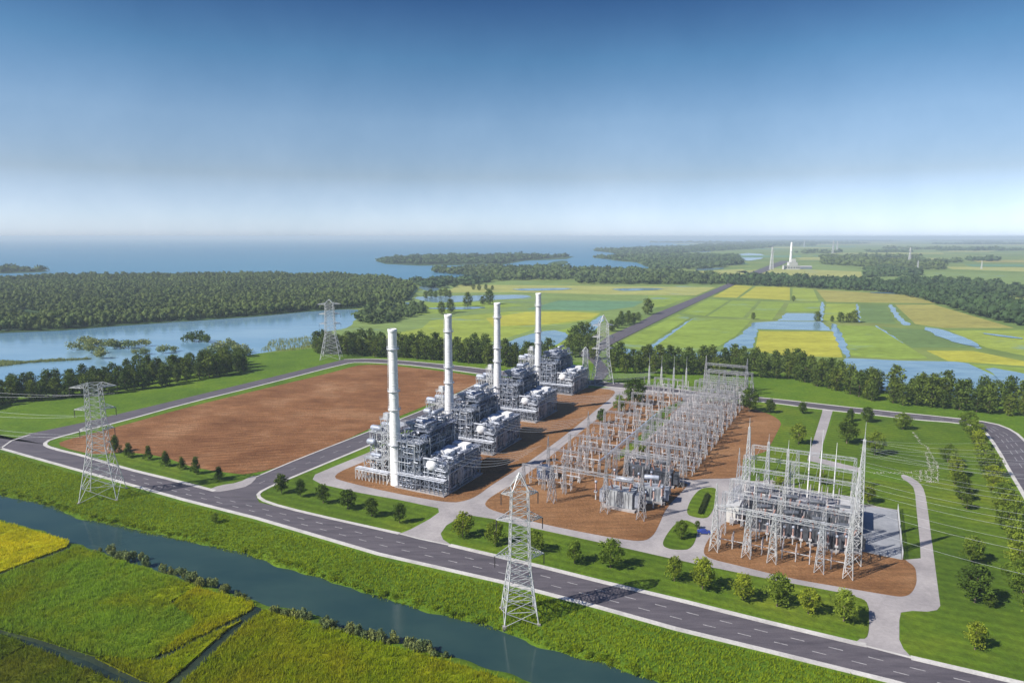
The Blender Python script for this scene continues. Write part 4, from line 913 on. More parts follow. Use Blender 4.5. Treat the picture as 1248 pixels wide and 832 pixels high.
mb = MB(); mb.tube((2.4, 6, 8), (.8, 2.5, 8), 1.8, 1.7, 14); mb.rbox(.2, 4, 3, 9, 5, 12.5); mb.obj('flue_duct', M['clad'], bo)
# stair tower at the left
def stair_tower(x0, x1, y0, y1, h, parent):
    mb = MB(); n = int(h/3.6); grid_frame(mb, x0, x1, y0, y1, 0, h, 1, 1, n, .22, .8)
    for k in range(n):
        z = h*k/n; z2 = h*(k+1)/n; mb.rbox(x0, x1, y0, y0+1, z2-.15, z2-.05); mb.rbox(x0, x1, y1-1, y1, (z+z2)/2-.1, (z+z2)/2)
        mb.bar((x0+.4, y0+1, z), (x0+.4, y1-1, (z+z2)/2), .25); mb.bar((x1-.4, y1-1, (z+z2)/2), (x1-.4, y0+1, z2), .25)
    mb.obj('stair_tower', M['steel_w'], parent)
stair_tower(-7.6, -4.2, 1, 6, 31, bo)
mb = MB(); platform(mb, -8.2, -3.8, .6, 6.4, 31); mb.box((-6, 3.5, 32.4), (2.4, 2.4, 2.6)); mb.obj('platform', M['steel_w'], bo)
bo.scale = (1, .80, .85)
bok = tree_of(bo)
# --- left auxiliary skid with drums and a long pipe rack
au = empty('pipe_rack', (*W(*SPOS[0]), 0), ANG, 'pipe rack with drums left of the nearest chimney', 'pipe rack', 'pipe racks left of the chimneys')
mb = MB(); grid_frame(mb, -19, -2.8, -2.6, .2, 0, 4.2, 9, 1, 1, .22, .5); grid_frame(mb, -18, -8, 2, 14, 0, 8, 3, 3, 2, .24, .5); grid_frame(mb, -16, -9, 4, 22, 8, 19, 2, 4, 3, .24, .5); mb.obj('steel_frame', M['steel_w'], au)
for k in range(6):
    mb = MB(); y = -2.3+k*.42; mb.path([(-19.4, y, 4.4+(k % 2)*.4), (-2.6, y, 4.4+(k % 2)*.4)], .16+.05*(k % 3), 7); mb.obj('pipe', M['pipe'], au)
mb = MB(); pipes(mb, 44, -18, -8, 2, 16, .6, 9, (.12, .34)); pipes(mb, 36, -16, -8, 3, 20, 8, 20, (.12, .34)); mb.obj('pipework', M['pipe'], au)
for c, r, l, ax in [((-14, 6, 20.4), 1.2, 6, 'x'), ((-13, 12, 20.6), 1.1, 6, 'x'), ((-15, 3.6, 15), 1.3, 4.5, 'x'), ((-13, 4, 9.4), .8, 6, 'x')]:
    mb = MB(); mb.lathe([(.01, -l/2), (r*.7, -l/2+.15), (r, -l/2+.9), (r, l/2-.9), (r*.7, l/2-.15), (.01, l/2)], c, 16, 0, ax); mb.obj('drum', M['clad'], au)
for x, y, r, h in [(-10.5, 9, 1.2, 15), (-16.5, 9.5, 1., 12)]:
    mb = MB(); mb.lathe([(r, 0), (r, h-.8), (r*.6, h), (.01, h+.1)], (x, y, 0), 14); mb.obj('vessel', M['clad'], au)
mb = MB(); platform(mb, -18.4, -7.8, 1.8, 14.4, 8.1); platform(mb, -16.4, -8.6, 3.6, 22.4, 19.1); mb.obj('platform', M['steel_w'], au)
auk = tree_of(au)
# --- turbine block at the right
tu = empty('turbine_block', (*W(*SPOS[0]), 0), ANG, 'nearest of the four low turbine blocks right of the chimneys', 'turbine', 'turbine blocks right of the chimneys')
mb = MB(); mb.rbox(1.5, 25.2, -3, 25, 0, .5); mb.obj('foundation', M['concrete'], tu)
mb = MB(); grid_frame(mb, 3, 24.6, -2.6, .2, .5, 6, 10, 1, 2, .24, .55); grid_frame(mb, 13.2, 24.6, .2, 24, .5, 14, 5, 7, 4, .26, .45); mb.obj('steel_frame', M['steel_d'], tu)
for k in range(7):
    mb = MB(); y = -2.4+k*.4; z = 6.2+(k % 2)*.45; mb.path([(2.6, y, z), (24.8, y, z)], .17+.05*(k % 3), 7); mb.obj('pipe', M['pipe'], tu)
mb = MB(); mb.rbox(14.4, 23.2, 2.5, 23, .6, 10); mb.rbox(15, 22.5, 9, 22, 10, 13)
for k in range(44): y, z = R.uniform(3, 21), R.uniform(1, 9); mb.rbox(23, 24.2+R.uniform(0, .9), y, y+R.uniform(.5, 2), z, z+R.uniform(.4, 1.6), R.choice((0, 1)))
mb.obj('enclosure', [M['casing'], M['clad']], tu)
mb = MB(); pipes(mb, 64, 13, 25, 0, 24, 10.5, 15, (.15, .45)); pipes(mb, 60, 23.6, 25.3, 0, 24, .8, 13, (.12, .4)); pipes(mb, 40, 13, 24.5, -.6, 1.6, .8, 13, (.12, .36)); pipes(mb, 30, 3, 13, -2.6, 1.8, .8, 6, (.12, .3)); mb.obj('pipework', M['pipe'], tu)
mb = MB(); mb.lathe([(.01, -3.4), (1.6, -3.3), (2.4, -2.4), (2.6, 0), (2.4, 2.4), (1.6, 3.3), (.01, 3.4)], (17.2, 2.5, 11.6), 20, 0, 'y'); mb.ball((20.6, 3.2, 11.2), 2.1, 14); mb.lathe([(1.4, 0), (1.5, 2.8), (1.1, 3.6), (.01, 4)], (15.2, 7.2, 11.5), 16); mb.obj('intake_duct', M['stack'], tu)
for x, y, sx, sy, h in [(19, 8.5, 5, 3.2, 3.2), (17.5, 14, 6, 3.6, 2.6), (21, 18, 3.8, 4.2, 3.4), (16, 20, 3, 3, 2.8)]:
    mb = MB(); mb.rbox(x-sx/2, x+sx/2, y-sy/2, y+sy/2, 12.9, 12.9+h); 
    for q in range(int(sx/.7)): mb.rbox(x-sx/2+q*.7, x-sx/2+q*.7+.2, y-sy/2-.12, y-sy/2, 13, 12.8+h)
    mb.obj('filter_housing', M['stack'], tu)
mb = MB(); platform(mb, 12.8, 25, -.2, 24.4, 10.4); platform(mb, 13, 25, 12, 24.4, 14.2); mb.obj('platform', M['clad'], tu)
for k in range(18): x, y = R.uniform(13.4, 22.8), R.uniform(5, 22); mb = MB(); mb.rbox(x, x+R.uniform(.6, 1.9), y, y+R.uniform(.6, 1.8), 9.9, 12.4+R.uniform(.8, 3.6)); mb.obj('roof_unit', M['clad'], tu)
mb = MB(); mb.ball((11.4, 1.8, 6.6), 1.7, 14); mb.ball((12.6, 4, 8), 1.3, 12); mb.tube((11.4, 1.8, .5), (11.4, 1.8, 6), .5, .5, 8); mb.obj('expansion_bend', M['clad'], tu)
# generator transformer beside each block with a small frame
tu.scale = (1, 1.08, .92)
tuk = tree_of(tu)
for i in range(1, 4):
    w = (*W(*SPOS[i]), 0)
    dup(bo, w, None, NEAR[i]+' of the four tall steel framed boiler buildings', None, bok)
    dup(au, w, None, f'pipe rack with drums left of the {NEAR[i]} chimney', None, auk)
    dup(tu, w, None, NEAR[i]+' of the four low turbine blocks right of the chimneys', None, tuk)
# ================================================================== PYLONS
def insul(mb, p, n=8, r=.16, dz=.32, d=(0, 0, -1)):
    for k in range(n): q = Vector(p)+Vector(d)*dz*k; mb.tube(q, q+Vector(d)*dz*.55, r, r*.6, 6)
    mb.tube(p, Vector(p)+Vector(d)*dz*n, .04, .04, 4)
def arm(name, side, z, span, h, w, parent, mat, th=.14):
    mb = MB(); tip = Vector((side*span, 0, z))
    roots = [Vector((side*w/2, sy*w/2, z+dz)) for sy in (-1, 1) for dz in (0, h)]
    for r in roots: mb.bar(r, tip, th)
    n = 4
    for k in range(1, n):
        f = k/n; ps = [r.lerp(tip, f) for r in roots]; pb = [r.lerp(tip, f-1/n) for r in roots]
        mb.bar(ps[0], ps[1], th*.7); mb.bar(ps[2], ps[3], th*.7); mb.bar(ps[0], ps[2], th*.7)
        mb.bar(pb[0], ps[1], th*.7); mb.bar(pb[2], ps[3], th*.7); mb.bar(pb[0], ps[2], th*.7)
    ar = mb.obj(name, mat, parent); mb = MB(); insul(mb, tip-Vector((0, 0, .1)), 9, .2, .34); mb.obj('insulator_string', M['insul_k'], ar)
    return tip
def pylon(loc, rz, hw, label, base=9., waist=3.4, hwaist=.5, arms=((17, 5.6), (27.5, 5.4), (35, 4.4)), h=39., th=.2, tt=.78, peak=True, mat='steel_w'):
    p = empty('transmission_tower', loc, rz, label, 'pylon')
    zw = h*hwaist; mb = MB()
    mb.lattice((0, 0), base, waist, 0, zw, 5, th*1.1, th*.62); lf = mb.obj('lower_frame', M[mat], p)
    mb = MB(); top = arms[-1][0]+1.2
    mb.lattice((0, 0), waist, waist*tt, zw, top, 10, th, th*.5); mb.obj('upper_frame', M[mat], p)
    if peak:
        mb = MB(); mb.lattice((0, 0), waist*tt, .25, top, h, 2, th*.8, th*.5); mb.obj('earth_wire_peak', M[mat], p)
    for z, s in arms:
        f = min(1, max(0, (z-zw)/(top-zw))); w = waist*(1-(1-tt)*f) if z > zw else waist+(base-waist)*(1-z/zw)
        for sd in (-1, 1): arm('cross_arm', sd, z, s+w/2*.2, 1.3, w, p, M[mat], th*.7)
    for sx in (-1, 1):
        for sy in (-1, 1): m2 = MB(); m2.box((sx*base/2, sy*base/2, -.4), (.9, .9, 1.5)); m2.obj('footing', M['concrete'], lf)
    return p
pylon((*P(633, 751), 0), .12, 0, 'big white lattice pylon between the front road and the canal', base=9., waist=5.4, hwaist=.36, arms=((17.5, 6.), (27.5, 5.6), (34.5, 4.4)), h=40, th=.2)
pylon((*P(126, 604), 0), .25, 0, 'lattice pylon on the left verge with broad top arms', base=13, waist=6., hwaist=.45, arms=((27, 5.5), (35, 6.6), (43.5, 7.6)), h=46.5, th=.22, peak=False)
pylon((*P(404, 436.5), 0), .1, 0, 'far left lattice pylon on the green river bank', base=16, waist=8, hwaist=.42, arms=((29, 8), (37, 8), (45, 9)), h=49, th=.26)
pylon((*P(734, 466), 0), .1, 0, 'rear lattice pylon standing before the tree belt', base=13, waist=7.5, hwaist=.4, arms=((24, 7), (32, 7), (40, 7)), h=47, th=.25)
pylon((*P(713, 466), 0), .1, 0, 'short slim lattice pylon left of the rear pylon', base=6, waist=3.2, hwaist=.5, arms=((19, 2.6), (22, 2.2)), h=25, th=.24)
# distant pylons
for x, y, h, l in [(940, 329, 68, 'distant thin white lattice tower left of the end of the avenue'), (1108, 322, 60, 'distant pale tower right of the middle far plain'), (1015, 309, 75, 'left one of two faint towers near the horizon'), (1020, 308, 70, 'right one of two faint towers near the horizon'), (1118, 331, 32, 'small faint pylon in front of the far wood'), (1196, 328, 26, 'small faint pylon on the far right plain'), (980, 301, 70, 'tiny pale tower just under the horizon')]:
    X, Y = P(x, y); t_ = empty('distant_tower', (X, Y, 0), 0, l, 'tower'); mb = MB(); k = h/60
    mb.lattice((0, 0), 8*k, 1.6*k, 0, h, 8, .9*k, .5*k); mb.obj('frame', M['steel_w'], t_)
    mb = MB(); mb.truss((-6*k, 0, h*.8), (6*k, 0, h*.8), 1.2*k, 6, .5*k, .3*k); mb.obj('cross_arm', M['steel_w'], t_)
X, Y = P(963, 328)
fc = empty('distant_chimney', (X, Y, 0), 0, 'distant white chimney at the end of the avenue', 'chimney'); mb = MB(); mb.lathe([(5, 0), (3.8, 30), (2.8, 80), (2.2, 82)], n=14); mb.obj('shaft', M['stack'], fc)
mb = MB(); mb.lathe([(3.8, 52), (4.6, 52.4), (4.6, 53.4), (3.7, 53.6)], n=14); mb.obj('platform', M['steel'], fc)
fb = empty('distant_hall', (X-4, Y-22, 0), 0, 'distant low white industrial hall under the white chimney', 'building')
mb = MB(); mb.rbox(-26, 22, -8, 8, 0, 12); mb.rbox(-12, 14, -8, 8, 12, 22); mb.rbox(-5, 9, -6, 6, 22, 32); mb.obj('wall', M['white'], fb)
mb = MB(); mb.rbox(-26.4, 22.4, -8.4, 8.4, 12.01, 12.6); mb.rbox(-12.4, 14.4, -8.4, 8.4, 22.01, 22.6); mb.obj('roof', M['roof'], fb)
for dx in (-20, -12, -4, 4, 12, 18): mb = MB(); mb.rbox(dx-2, dx+2, -8.12, -8.02, 4, 8); mb.obj('window', M['glass'], fb)
fb2 = empty('distant_shed', (X+40, Y+10, 0), 0, 'long low grey shed right of the distant white chimney', 'building')
mb = MB(); mb.rbox(-22, 28, -8, 8, 0, 7); mb.obj('wall', M['clad'], fb2); mb = MB(); mb.add([(-23, -9, 7), (29, -9, 7), (29, 0, 10), (-23, 0, 10), (-23, 9, 7), (29, 9, 7)], [(0, 1, 2, 3), (3, 2, 5, 4), (0, 3, 4), (1, 5, 2)]); mb.obj('roof', M['roof'], fb2)
# ================================================================== SWITCHYARDS
def col(mb, x, y, h, w=1.9, wt=.8, th=.15, spike=0):
    n = max(4, int(h/2.2)); mb.lattice((x, y), w, wt, 0, h, n, th, th*.6)
    if spike: mb.lattice((x, y), wt, .12, h, h+spike, 3, th*.7, th*.45)
GK = {}
def gantry(s, t, cols, hb, label, group, w=1.9, th=.12, strings=3, beam=1.1, mt='steel_y', spikes=None, hh=None, key=None, second=None):
    """a portal of lattice columns carrying a lattice beam; cols = s offsets"""
    g = empty('gantry', (*W(s, t), .09), ANG, label, 'gantry', group)
    if key in GK:
        for nm, me, sub in GK[key]:
            p_ = link(nm, me, g)
            for n2, m2 in sub: link(n2, m2, p_)
        return g
    out = []
    for i, c in enumerate(cols):
        mb = MB(); sp = (spikes[i] if spikes else 0); col(mb, c, 0, (hh[i] if hh else hb), w, .8, th, sp); out.append(('column', mb.mesh('column', M[mt]), []))
    for zb in [hb]+([second] if second else []):
        for i in range(len(cols)-1):
            mb = MB(); mb.truss((cols[i], 0, zb-beam/2), (cols[i+1], 0, zb-beam/2), beam, max(3, int((cols[i+1]-cols[i])/2.2)), th*.85, th*.5); sub = []; out.append(('beam', mb.mesh('beam', M[mt]), sub))
            L = cols[i+1]-cols[i]
            for k in range(strings):
                x = cols[i]+L*(k+1)/(strings+1); mb = MB(); insul(mb, (x, 0, zb-beam), 6, .15, .3); sub.append(('insulator_string', mb.mesh('insulator_string', M['insul'])))
    for nm, me, sub in out:
        p_ = link(nm, me, g)
        for n2, m2 in sub: link(n2, m2, p_)
    if key: GK[key] = out
    return g
# long dense block
for i in range(14):
    t = 62+i*13.1; f = i % 3
    gantry(77.5, t, [0, 9+f, 18, 25+(2 if f else 0)], 13+(1.5 if f == 1 else 0), f'{ORD[i]} gantry row from the near end of the long dense gantry block', 'gantries of the long dense block', spikes=[0, 3.5 if f == 0 else 0, 0, 4 if f == 2 else 0], key=('a', f), second=9 if f == 1 else None)
# left block
for i in range(9):
    t = 22+i*24.; f = i % 2
    gantry(47, t, [0, 9, 18], 9.5, f'{ORD[i]} gantry row from the near end of the sparse left block', 'gantries of the sparse left block', spikes=[5, 0, 0] if f else [0, 0, 3], key=('b', f), strings=2, w=1.3, beam=.8)
gantry(64, 12, [0, 21.4, 35], 14.5, 'long front gantry with three tall spiked columns on red earth', None, w=2.9, th=.16, spikes=[0, 9, 5], strings=4)
gantry(64, 40, [0, 20, 37], 14.5, 'gantry right behind the pale front transformer', None, w=2.4, spikes=[4, 0, 5], strings=4)
gantry(76, 50, [0, 14, 28], 12, 'low gantry across the foot of the dense block', None, w=2.2, strings=4)
br = empty('cable_bridge', (*W(70.5, 46), .1), ANG, 'long elevated grey cable bridge running between the left and the dense gantry blocks', 'cable bridge')
mb = MB(); mb.truss((0, 0, 6.4), (1.5, 88, 6.4), 1., 44, .1, .06); mb.obj('lattice_beam', M['steel_y'], br); mb = MB(); mb.rbox(-.35, .35, 0, 88, 6.95, 7.02); mb.obj('cable_tray', M['clad'], br)
for k in range(8): mb = MB(); mb.lattice((.0167*12*k, 12*k), 1.1, .8, 0, 5.8, 3, .12, .07); mb.obj('trestle', M['steel_y'], br)
# far end portal with two rungs
gantry(74, 240, [0, 26], 17, 'tall two-rung portal at the far end of the dense block', None, w=2.6, th=.2, spikes=[5, 5], second=12, strings=2)
for i, sx in enumerate((38, 46, 54, 62)):
    m_ = empty('lightning_mast', (*W(sx, 232+i*1.5), .09), ANG, f'{ORD[i]} slim lightning mast from the left behind the sparse left block', 'mast', 'slim masts behind the left block'); mb = MB(); mb.lattice((0, 0), 1.3, .5, 0, 13, 6, .2, .12); mb.obj('lattice_frame', M['steel_w'], m_); mb = MB(); mb.tube((0, 0, 13), (0, 0, 21), .16, .06, 6); mb.obj('rod', M['steel_w'], m_)
# right switchyard
rows = [(0, 15.5, 'front'), (14, 15, 'second'), (28, 15, 'third'), (43, 15, 'fourth'), (58, 15, 'fifth'), (80, 13, 'sixth')]
for i, (t, hb, nm) in enumerate(rows):
    gantry(127, t-1, [0, 10, 17.6, 31, 38.8] if i in (0, 1) else [0, 17.6, 38.8], hb, f'{nm} gantry row of the right switchyard counted from the front road', 'gantries of the right switchyard', w=2.7 if i == 0 else 2.1, th=.17 if i == 0 else .12, spikes=[7 if i in (0, 3) else 0, 8 if i == 1 else 5 if i == 3 else 0, 0, 5 if i in (3, 4) else 0, 4 if i < 2 else 0], strings=3, beam=1.4 if i == 0 else 1.1, mt='steel_w')
for x, t, h, w, l in [(167.5, 10, 45, 3.4, 'tallest lattice mast at the right corner of the right switchyard'), (167, 24, 30, 2.6, 'second tallest lattice mast behind the tallest one'), (144, 40, 28, 1.6, 'slim lattice mast in the middle of the right switchyard'), (128.5, 54, 31, 2.6, 'lattice mast at the left rear of the right switchyard'), (136, 52, 26, 2.2, 'shorter lattice mast beside the left rear mast')]:
    m_ = empty('lattice_mast', (*W(x, t), .09), ANG, l, 'mast'); mb = MB(); mb.lattice((0, 0), w, .5, 0, h*.88, int(h/2.2), .2, .12); mb.obj('lattice_frame', M['steel_w'], m_); mb = MB(); mb.tube((0, 0, h*.88), (0, 0, h), .14, .05, 6); mb.obj('rod', M['steel_w'], m_)
for i, (x, t, h) in enumerate([(150, 62, 24), (154, 64, 27), (159, 66, 22)]):
    m_ = empty('lightning_mast', (*W(x, t), .09), ANG, f'{ORD[i]} white pole from the left behind the right switchyard', 'mast', 'white poles behind the right switchyard'); mb = MB(); mb.tube((0, 0, 0), (0, 0, h*.7), .28, .2, 8); mb.obj('pole', M['stack'], m_); mb = MB(); mb.tube((0, 0, h*.7), (0, 0, h), .14, .06, 6); mb.obj('rod', M['stack'], m_)
# --- equipment prototypes
def proto_disconnector():
    g = empty('disconnector_switch', (0, 0, -50), 0, 'x', 'switchgear', 'x')
    mb = MB()
    for x in (-4, 0, 4):
        mb.bar((x, -.6, 0), (x, -.6, 2.6), .22); mb.bar((x, .6, 0), (x, .6, 2.6), .22); mb.bar((x, -1.6, 2.7), (x, 1.6, 2.7), .25)
    mb.bar((-4.5, 0, 2.5), (4.5, 0, 2.5), .2); mb.obj('support_frame', M['steel'], g)
    for x in (-4, 0, 4):
        for y in (-1.4, 1.4):
            mb = MB(); mb.tube((x, y, 2.8), (x, y, 5.2), .1, .1, 5)
            for k in range(6): mb.tube((x, y, 2.9+k*.36), (x, y, 3.08+k*.36), .24, .15, 7)
            mb.obj('insulator', M['insul'], g)
    mb = MB()
    for x in (-4, 0, 4): mb.bar((x, -1.6, 5.1), (x, 1.6, 5.3), .12)
    mb.obj('switch_blade', M['wire'], g); return g
def proto_breaker():
    g = empty('circuit_breaker', (0, 0, -50), 0, 'x', 'switchgear', 'x')
    mb = MB()
    for x in (-3.5, 0, 3.5): mb.lattice((x, 0), .9, .7, 0, 2.2, 2, .13, .08)
    mb.rbox(-4, 4, -.25, .25, 2.2, 2.5); mb.obj('support_frame', M['steel'], g)
    for x in (-3.5, 0, 3.5):
        mb = MB()
        for k in range(8): mb.tube((x, 0, 2.6+k*.38), (x, 0, 2.8+k*.38), .32, .2, 8)
        mb.tube((x, -.9, 5.9), (x, .9, 5.9), .22, .22, 8); mb.obj('pole_column', M['insul'], g)
    mb = MB(); mb.rbox(-.6, .6, .5, 1.2, .4, 1.9); mb.obj('control_box', M['clad'], g); return g
def proto_ct():
    g = empty('instrument_transformer', (0, 0, -50), 0, 'x', 'switchgear', 'x')
    mb = MB(); mb.bar((0, 0, 0), (0, 0, 2.4), .35); mb.rbox(-.5, .5, -.5, .5, 2.4, 3); mb.obj('support_frame', M['steel'], g)
    mb = MB()
    for k in range(7): mb.tube((0, 0, 3+k*.36), (0, 0, 3.2+k*.36), .33, .2, 8)
    mb.obj('insulator', M['insul_r'], g); mb = MB(); mb.lathe([(.2, 0), (.45, .1), (.45, .7), (.2, .9), (.01, .95)], (0, 0, 5.5), 10); mb.obj('head', M['clad'], g); return g
def proto_xfmr(mat, wmat, big=1.):
    g = empty('power_transformer', (0, 0, -50), 0, 'x', 'transformer', None)
    mb = MB(); mb.rbox(-3.4, 3.4, -1.9, 1.9, .5, 4.6)
    for k in range(8): mb.rbox(-3.3+k*.92, -3.15+k*.92, -2.05, 2.05, .7, 4.4)
    tk_ = mb.obj('tank', M[mat], g); mb = MB(); mb.rbox(-4.2, 4.2, -2.8, 2.8, 0, .45); mb.obj('plinth', M['concrete'], g)
    for sx in (-1, 1):
        mb = MB()
        for k in range(9): mb.rbox(sx*(3.9+k*.0)-(.5 if sx > 0 else -.5)*0+sx*.0-.02, sx*3.9+sx*1.3 if sx > 0 else sx*3.9, -1.8+k*.42, -1.7+k*.42, 1, 4.2) if sx > 0 else mb.rbox(-5.2, -3.9, -1.8+k*.42, -1.7+k*.42, 1, 4.2)
        mb.bar((sx*3.4, -1, 3.9), (sx*5, -1, 3.9), .2); mb.bar((sx*3.4, 1, 1.3), (sx*5, 1, 1.3), .2); mb.obj('radiator', M[wmat], g)
    mb = MB(); mb.lathe([(.01, -2.2), (.6, -2.15), (.7, -1.9), (.7, 1.9), (.6, 2.15), (.01, 2.2)], (0, 1.9, 6.4), 12, 0, 'x'); mb.bar((-1.2, 1.9, 4.6), (-1.2, 1.9, 5.9), .15); mb.bar((1.2, 1.9, 4.6), (1.2, 1.9, 5.9), .15); mb.obj('conservator', M[wmat], g)
    for x in (-2.2, 0, 2.2):
        mb = MB(); d = Vector((x*.12, -.3, 1)).normalized()
        for k in range(7): q = Vector((x, -.6, 4.6))+d*k*.36; mb.tube(q, q+d*.2, .3, .18, 8)
        mb.obj('bushing', M['insul_r'], tk_)
    return g
DS, CB, CT = proto_disconnector(), proto_breaker(), proto_ct()
XD, XL = proto_xfmr('xfmr', 'xfmr'), proto_xfmr('xfmr_l', 'clad')
DSk, CBk, CTk, XDk, XLk = [tree_of(q) for q in (DS, CB, CT, XD, XL)]
used = set()
def put(pr, ks, s, t, rz, label, group=None, scale=None):
    loc = (*W(s, t), .1)
    if pr.name in used:
        o = dup(pr, loc, ANG+rz, label, group, ks, scale)
    else:
        used.add(pr.name); o = pr; o.location = loc; o.rotation_euler = (0, 0, ANG+rz); o['label'] = label
        if scale: o.scale = (scale,)*3
    if group: o['group'] = group
    elif 'group' in o: del o['group']
    return o
for i in range(14):
    t = 62+i*13.1
    for j, sx in enumerate((81, 91, 101)):
        nm = ('left', 'middle', 'right')[j]
        put(DS, DSk, sx, t+3.4, 0, f'{nm} disconnector switch just behind gantry row {ORD[i]} of the dense block', 'disconnectors of the dense block')
        put(CB, CBk, sx, t+8.2, 0, f'{nm} circuit breaker midway behind gantry row {ORD[i]} of the dense block', 'breakers of the dense block')
for i in range(9):
    t = 22+i*24.
    for j, sx in enumerate((52, 62)):
        nm = ('left', 'right')[j]
        put(DS, DSk, sx, t+4.5, 0, f'{nm} disconnector switch just behind gantry row {ORD[i]} of the sparse left block', 'disconnectors of the left block')
        put(CB, CBk, sx, t+14, 0, f'{nm} circuit breaker midway behind gantry row {ORD[i]} of the sparse left block', 'breakers of the left block')
put(XL, XLk, 89, 20, .0, 'pale transformer with white top standing on the red earth under the front gantry', scale=1.5)
put(XL, XLk, 97, 31, .2, 'second pale transformer right behind the front one', scale=1.3)
put(XD, XDk, 96, 50, .1, 'dark transformer at the right corner of the main yard', scale=1.3)
put(XD, XDk, 86, 54, .1, 'dark transformer under the low gantry at the foot of the dense block', scale=1.2)
for j, (s_, t_) in enumerate([(78, 22), (81, 25), (84, 28), (79, 29), (98, 20), (100, 24), (102, 28), (90, 38), (94, 42), (86, 44), (80, 38), (102, 40)]):
    put(CT, CTk, s_, t_, 0, f'{ORD[j]} porcelain instrument transformer around the pale transformers', 'instrument transformers round the pale transformers', 1.2)
for i, (t, hb, nm) in enumerate(rows[:5]):
    for j, sx in enumerate((132, 141, 151, 161)):
        pn = ('leftmost', 'second from left', 'third from left', 'rightmost')[j]
        if i in (0, 2, 4): put(DS, DSk, sx, t+3.2, 0, f'{pn} disconnector behind the {nm} gantry row of the right switchyard', 'disconnectors of the right switchyard')
        if i in (1, 2, 3): put(CB, CBk, sx, t+8., 0, f'{pn} circuit breaker behind the {nm} gantry row of the right switchyard', 'breakers of the right switchyard')
for j, (s_, t_) in enumerate([(139, 24), (148, 22.5), (157, 21), (164, 19)]):
    put(XD, XDk, s_, t_, .3, f'dark transformer with brown bushings, {("leftmost", "second from left", "third from left", "rightmost")[j]} in the right switchyard', 'dark transformers in the right switchyard', 1.12)
for j, (s_, t_) in enumerate([(136, 38), (146, 37), (155, 36), (163, 35)]):
    put(XD, XDk, s_, t_, .1, f'rear dark transformer, {("leftmost", "second from left", "third from left", "rightmost")[j]} of the back row in the right switchyard', 'rear transformers in the right switchyard', 1.15)
for j in range(12): put(CT, CTk, 136+j*2.6, 14+1.2*(j % 2), 0, f'{ORD[j]} brown porcelain post from the left in front of the dark transformers', 'brown porcelain posts in the right switchyard', 1.)
# round oil tank in the left yard
tk = empty('oil_tank', (*W(50, 36), .1), ANG, 'round brown grey storage tank in the left yard between two gantry rows', 'tank'); mb = MB(); mb.lathe([(3.4, 0), (3.4, 4.2), (2.2, 4.9), (.01, 5.1)], n=22); mb.obj('shell', M['casing'], tk)
mb = MB(); platform(mb, -1, 1, -4.6, -3.3, 4.2); mb.bar((0, -4.4, 0), (0, -4.4, 4.2), .1); mb.obj('platform', M['steel'], tk)
# --- white control building
cb = empty('control_building', (*W(128.2, 27), .1), ANG, 'small pale lean-to building at the left of the right switchyard', 'building')
w_, d_, h_ = 2.2, 3.4, 6.6
mb = MB(); P8 = [(-w_, -d_, 0), (w_, -d_, 0), (w_, d_, 0), (-w_, d_, 0), (-w_, -d_, h_-1.2), (w_, -d_, h_), (w_, d_, h_), (-w_, d_, h_-1.2)]
mb.add(P8, [(0, 1, 5, 4), (1, 2, 6, 5), (2, 3, 7, 6), (3, 0, 4, 7)]); mb.obj('wall', M['white'], cb)
mb = MB(); P8 = [(-w_-.3, -d_-.3, h_-1.28), (w_+.3, -d_-.3, h_+.1), (w_+.3, d_+.3, h_+.1), (-w_-.3, d_+.3, h_-1.28)]; P8 += [(a, b, c+.2) for a, b, c in P8]
mb.add(P8, [(3, 2, 1, 0), (4, 5, 6, 7), (0, 1, 5, 4), (1, 2, 6, 5), (2, 3, 7, 6), (3, 0, 4, 7)]); mb.obj('roof', M['roof'], cb)
mb = MB(); mb.rbox(-.6, .6, -d_-.06, -d_-.005, 0, 2.2); mb.obj('door', M['xfmr_l'], cb)
mb = MB(); mb.rbox(-w_-.05, -w_-.005, -.8, .8, 3, 3.8); mb.obj('louvre', M['dark'], cb)
# --- fence along the grey pad
fe = empty('fence', (0, 0, 0), 0, 'low pale metal fence along the right side of the grey pad', 'fence'); a_, b_ = P(1094, 622), P(1100, 682)
mb = MB()
for k in range(41): x, y = a_[0]+(b_[0]-a_[0])*k/40, a_[1]+(b_[1]-a_[1])*k/40; mb.bar((x, y, .2), (x, y, 2.6), .12)
mb.obj('posts', M['steel_w'], fe); mb = MB()
for z in (.6, 1.3, 2, 2.5): mb.bar((*a_, z), (*b_, z), .1)
mb.obj('rails', M['steel_w'], fe)
# big dark house-like block, added to cast the shade on the pad
sc_ = empty('shade_block', (*W(165.2, 42), .1), ANG, 'dark equipment house at the left edge of the grey pad', 'building'); mb = MB(); mb.rbox(-3, 2.2, -9, 7, 0, 7); mb.obj('wall', M['xfmr'], sc_); mb = MB(); mb.rbox(-3.3, 2.5, -9.3, 7.3, 7.005, 7.4); mb.obj('roof', M['roof'], sc_)
for k in range(4): mb = MB(); mb.rbox(-2.2+k*1.1, -1.5+k*1.1, -9.06, -9.005, 1, 4.5); mb.obj('louvre', M['dark'], sc_)
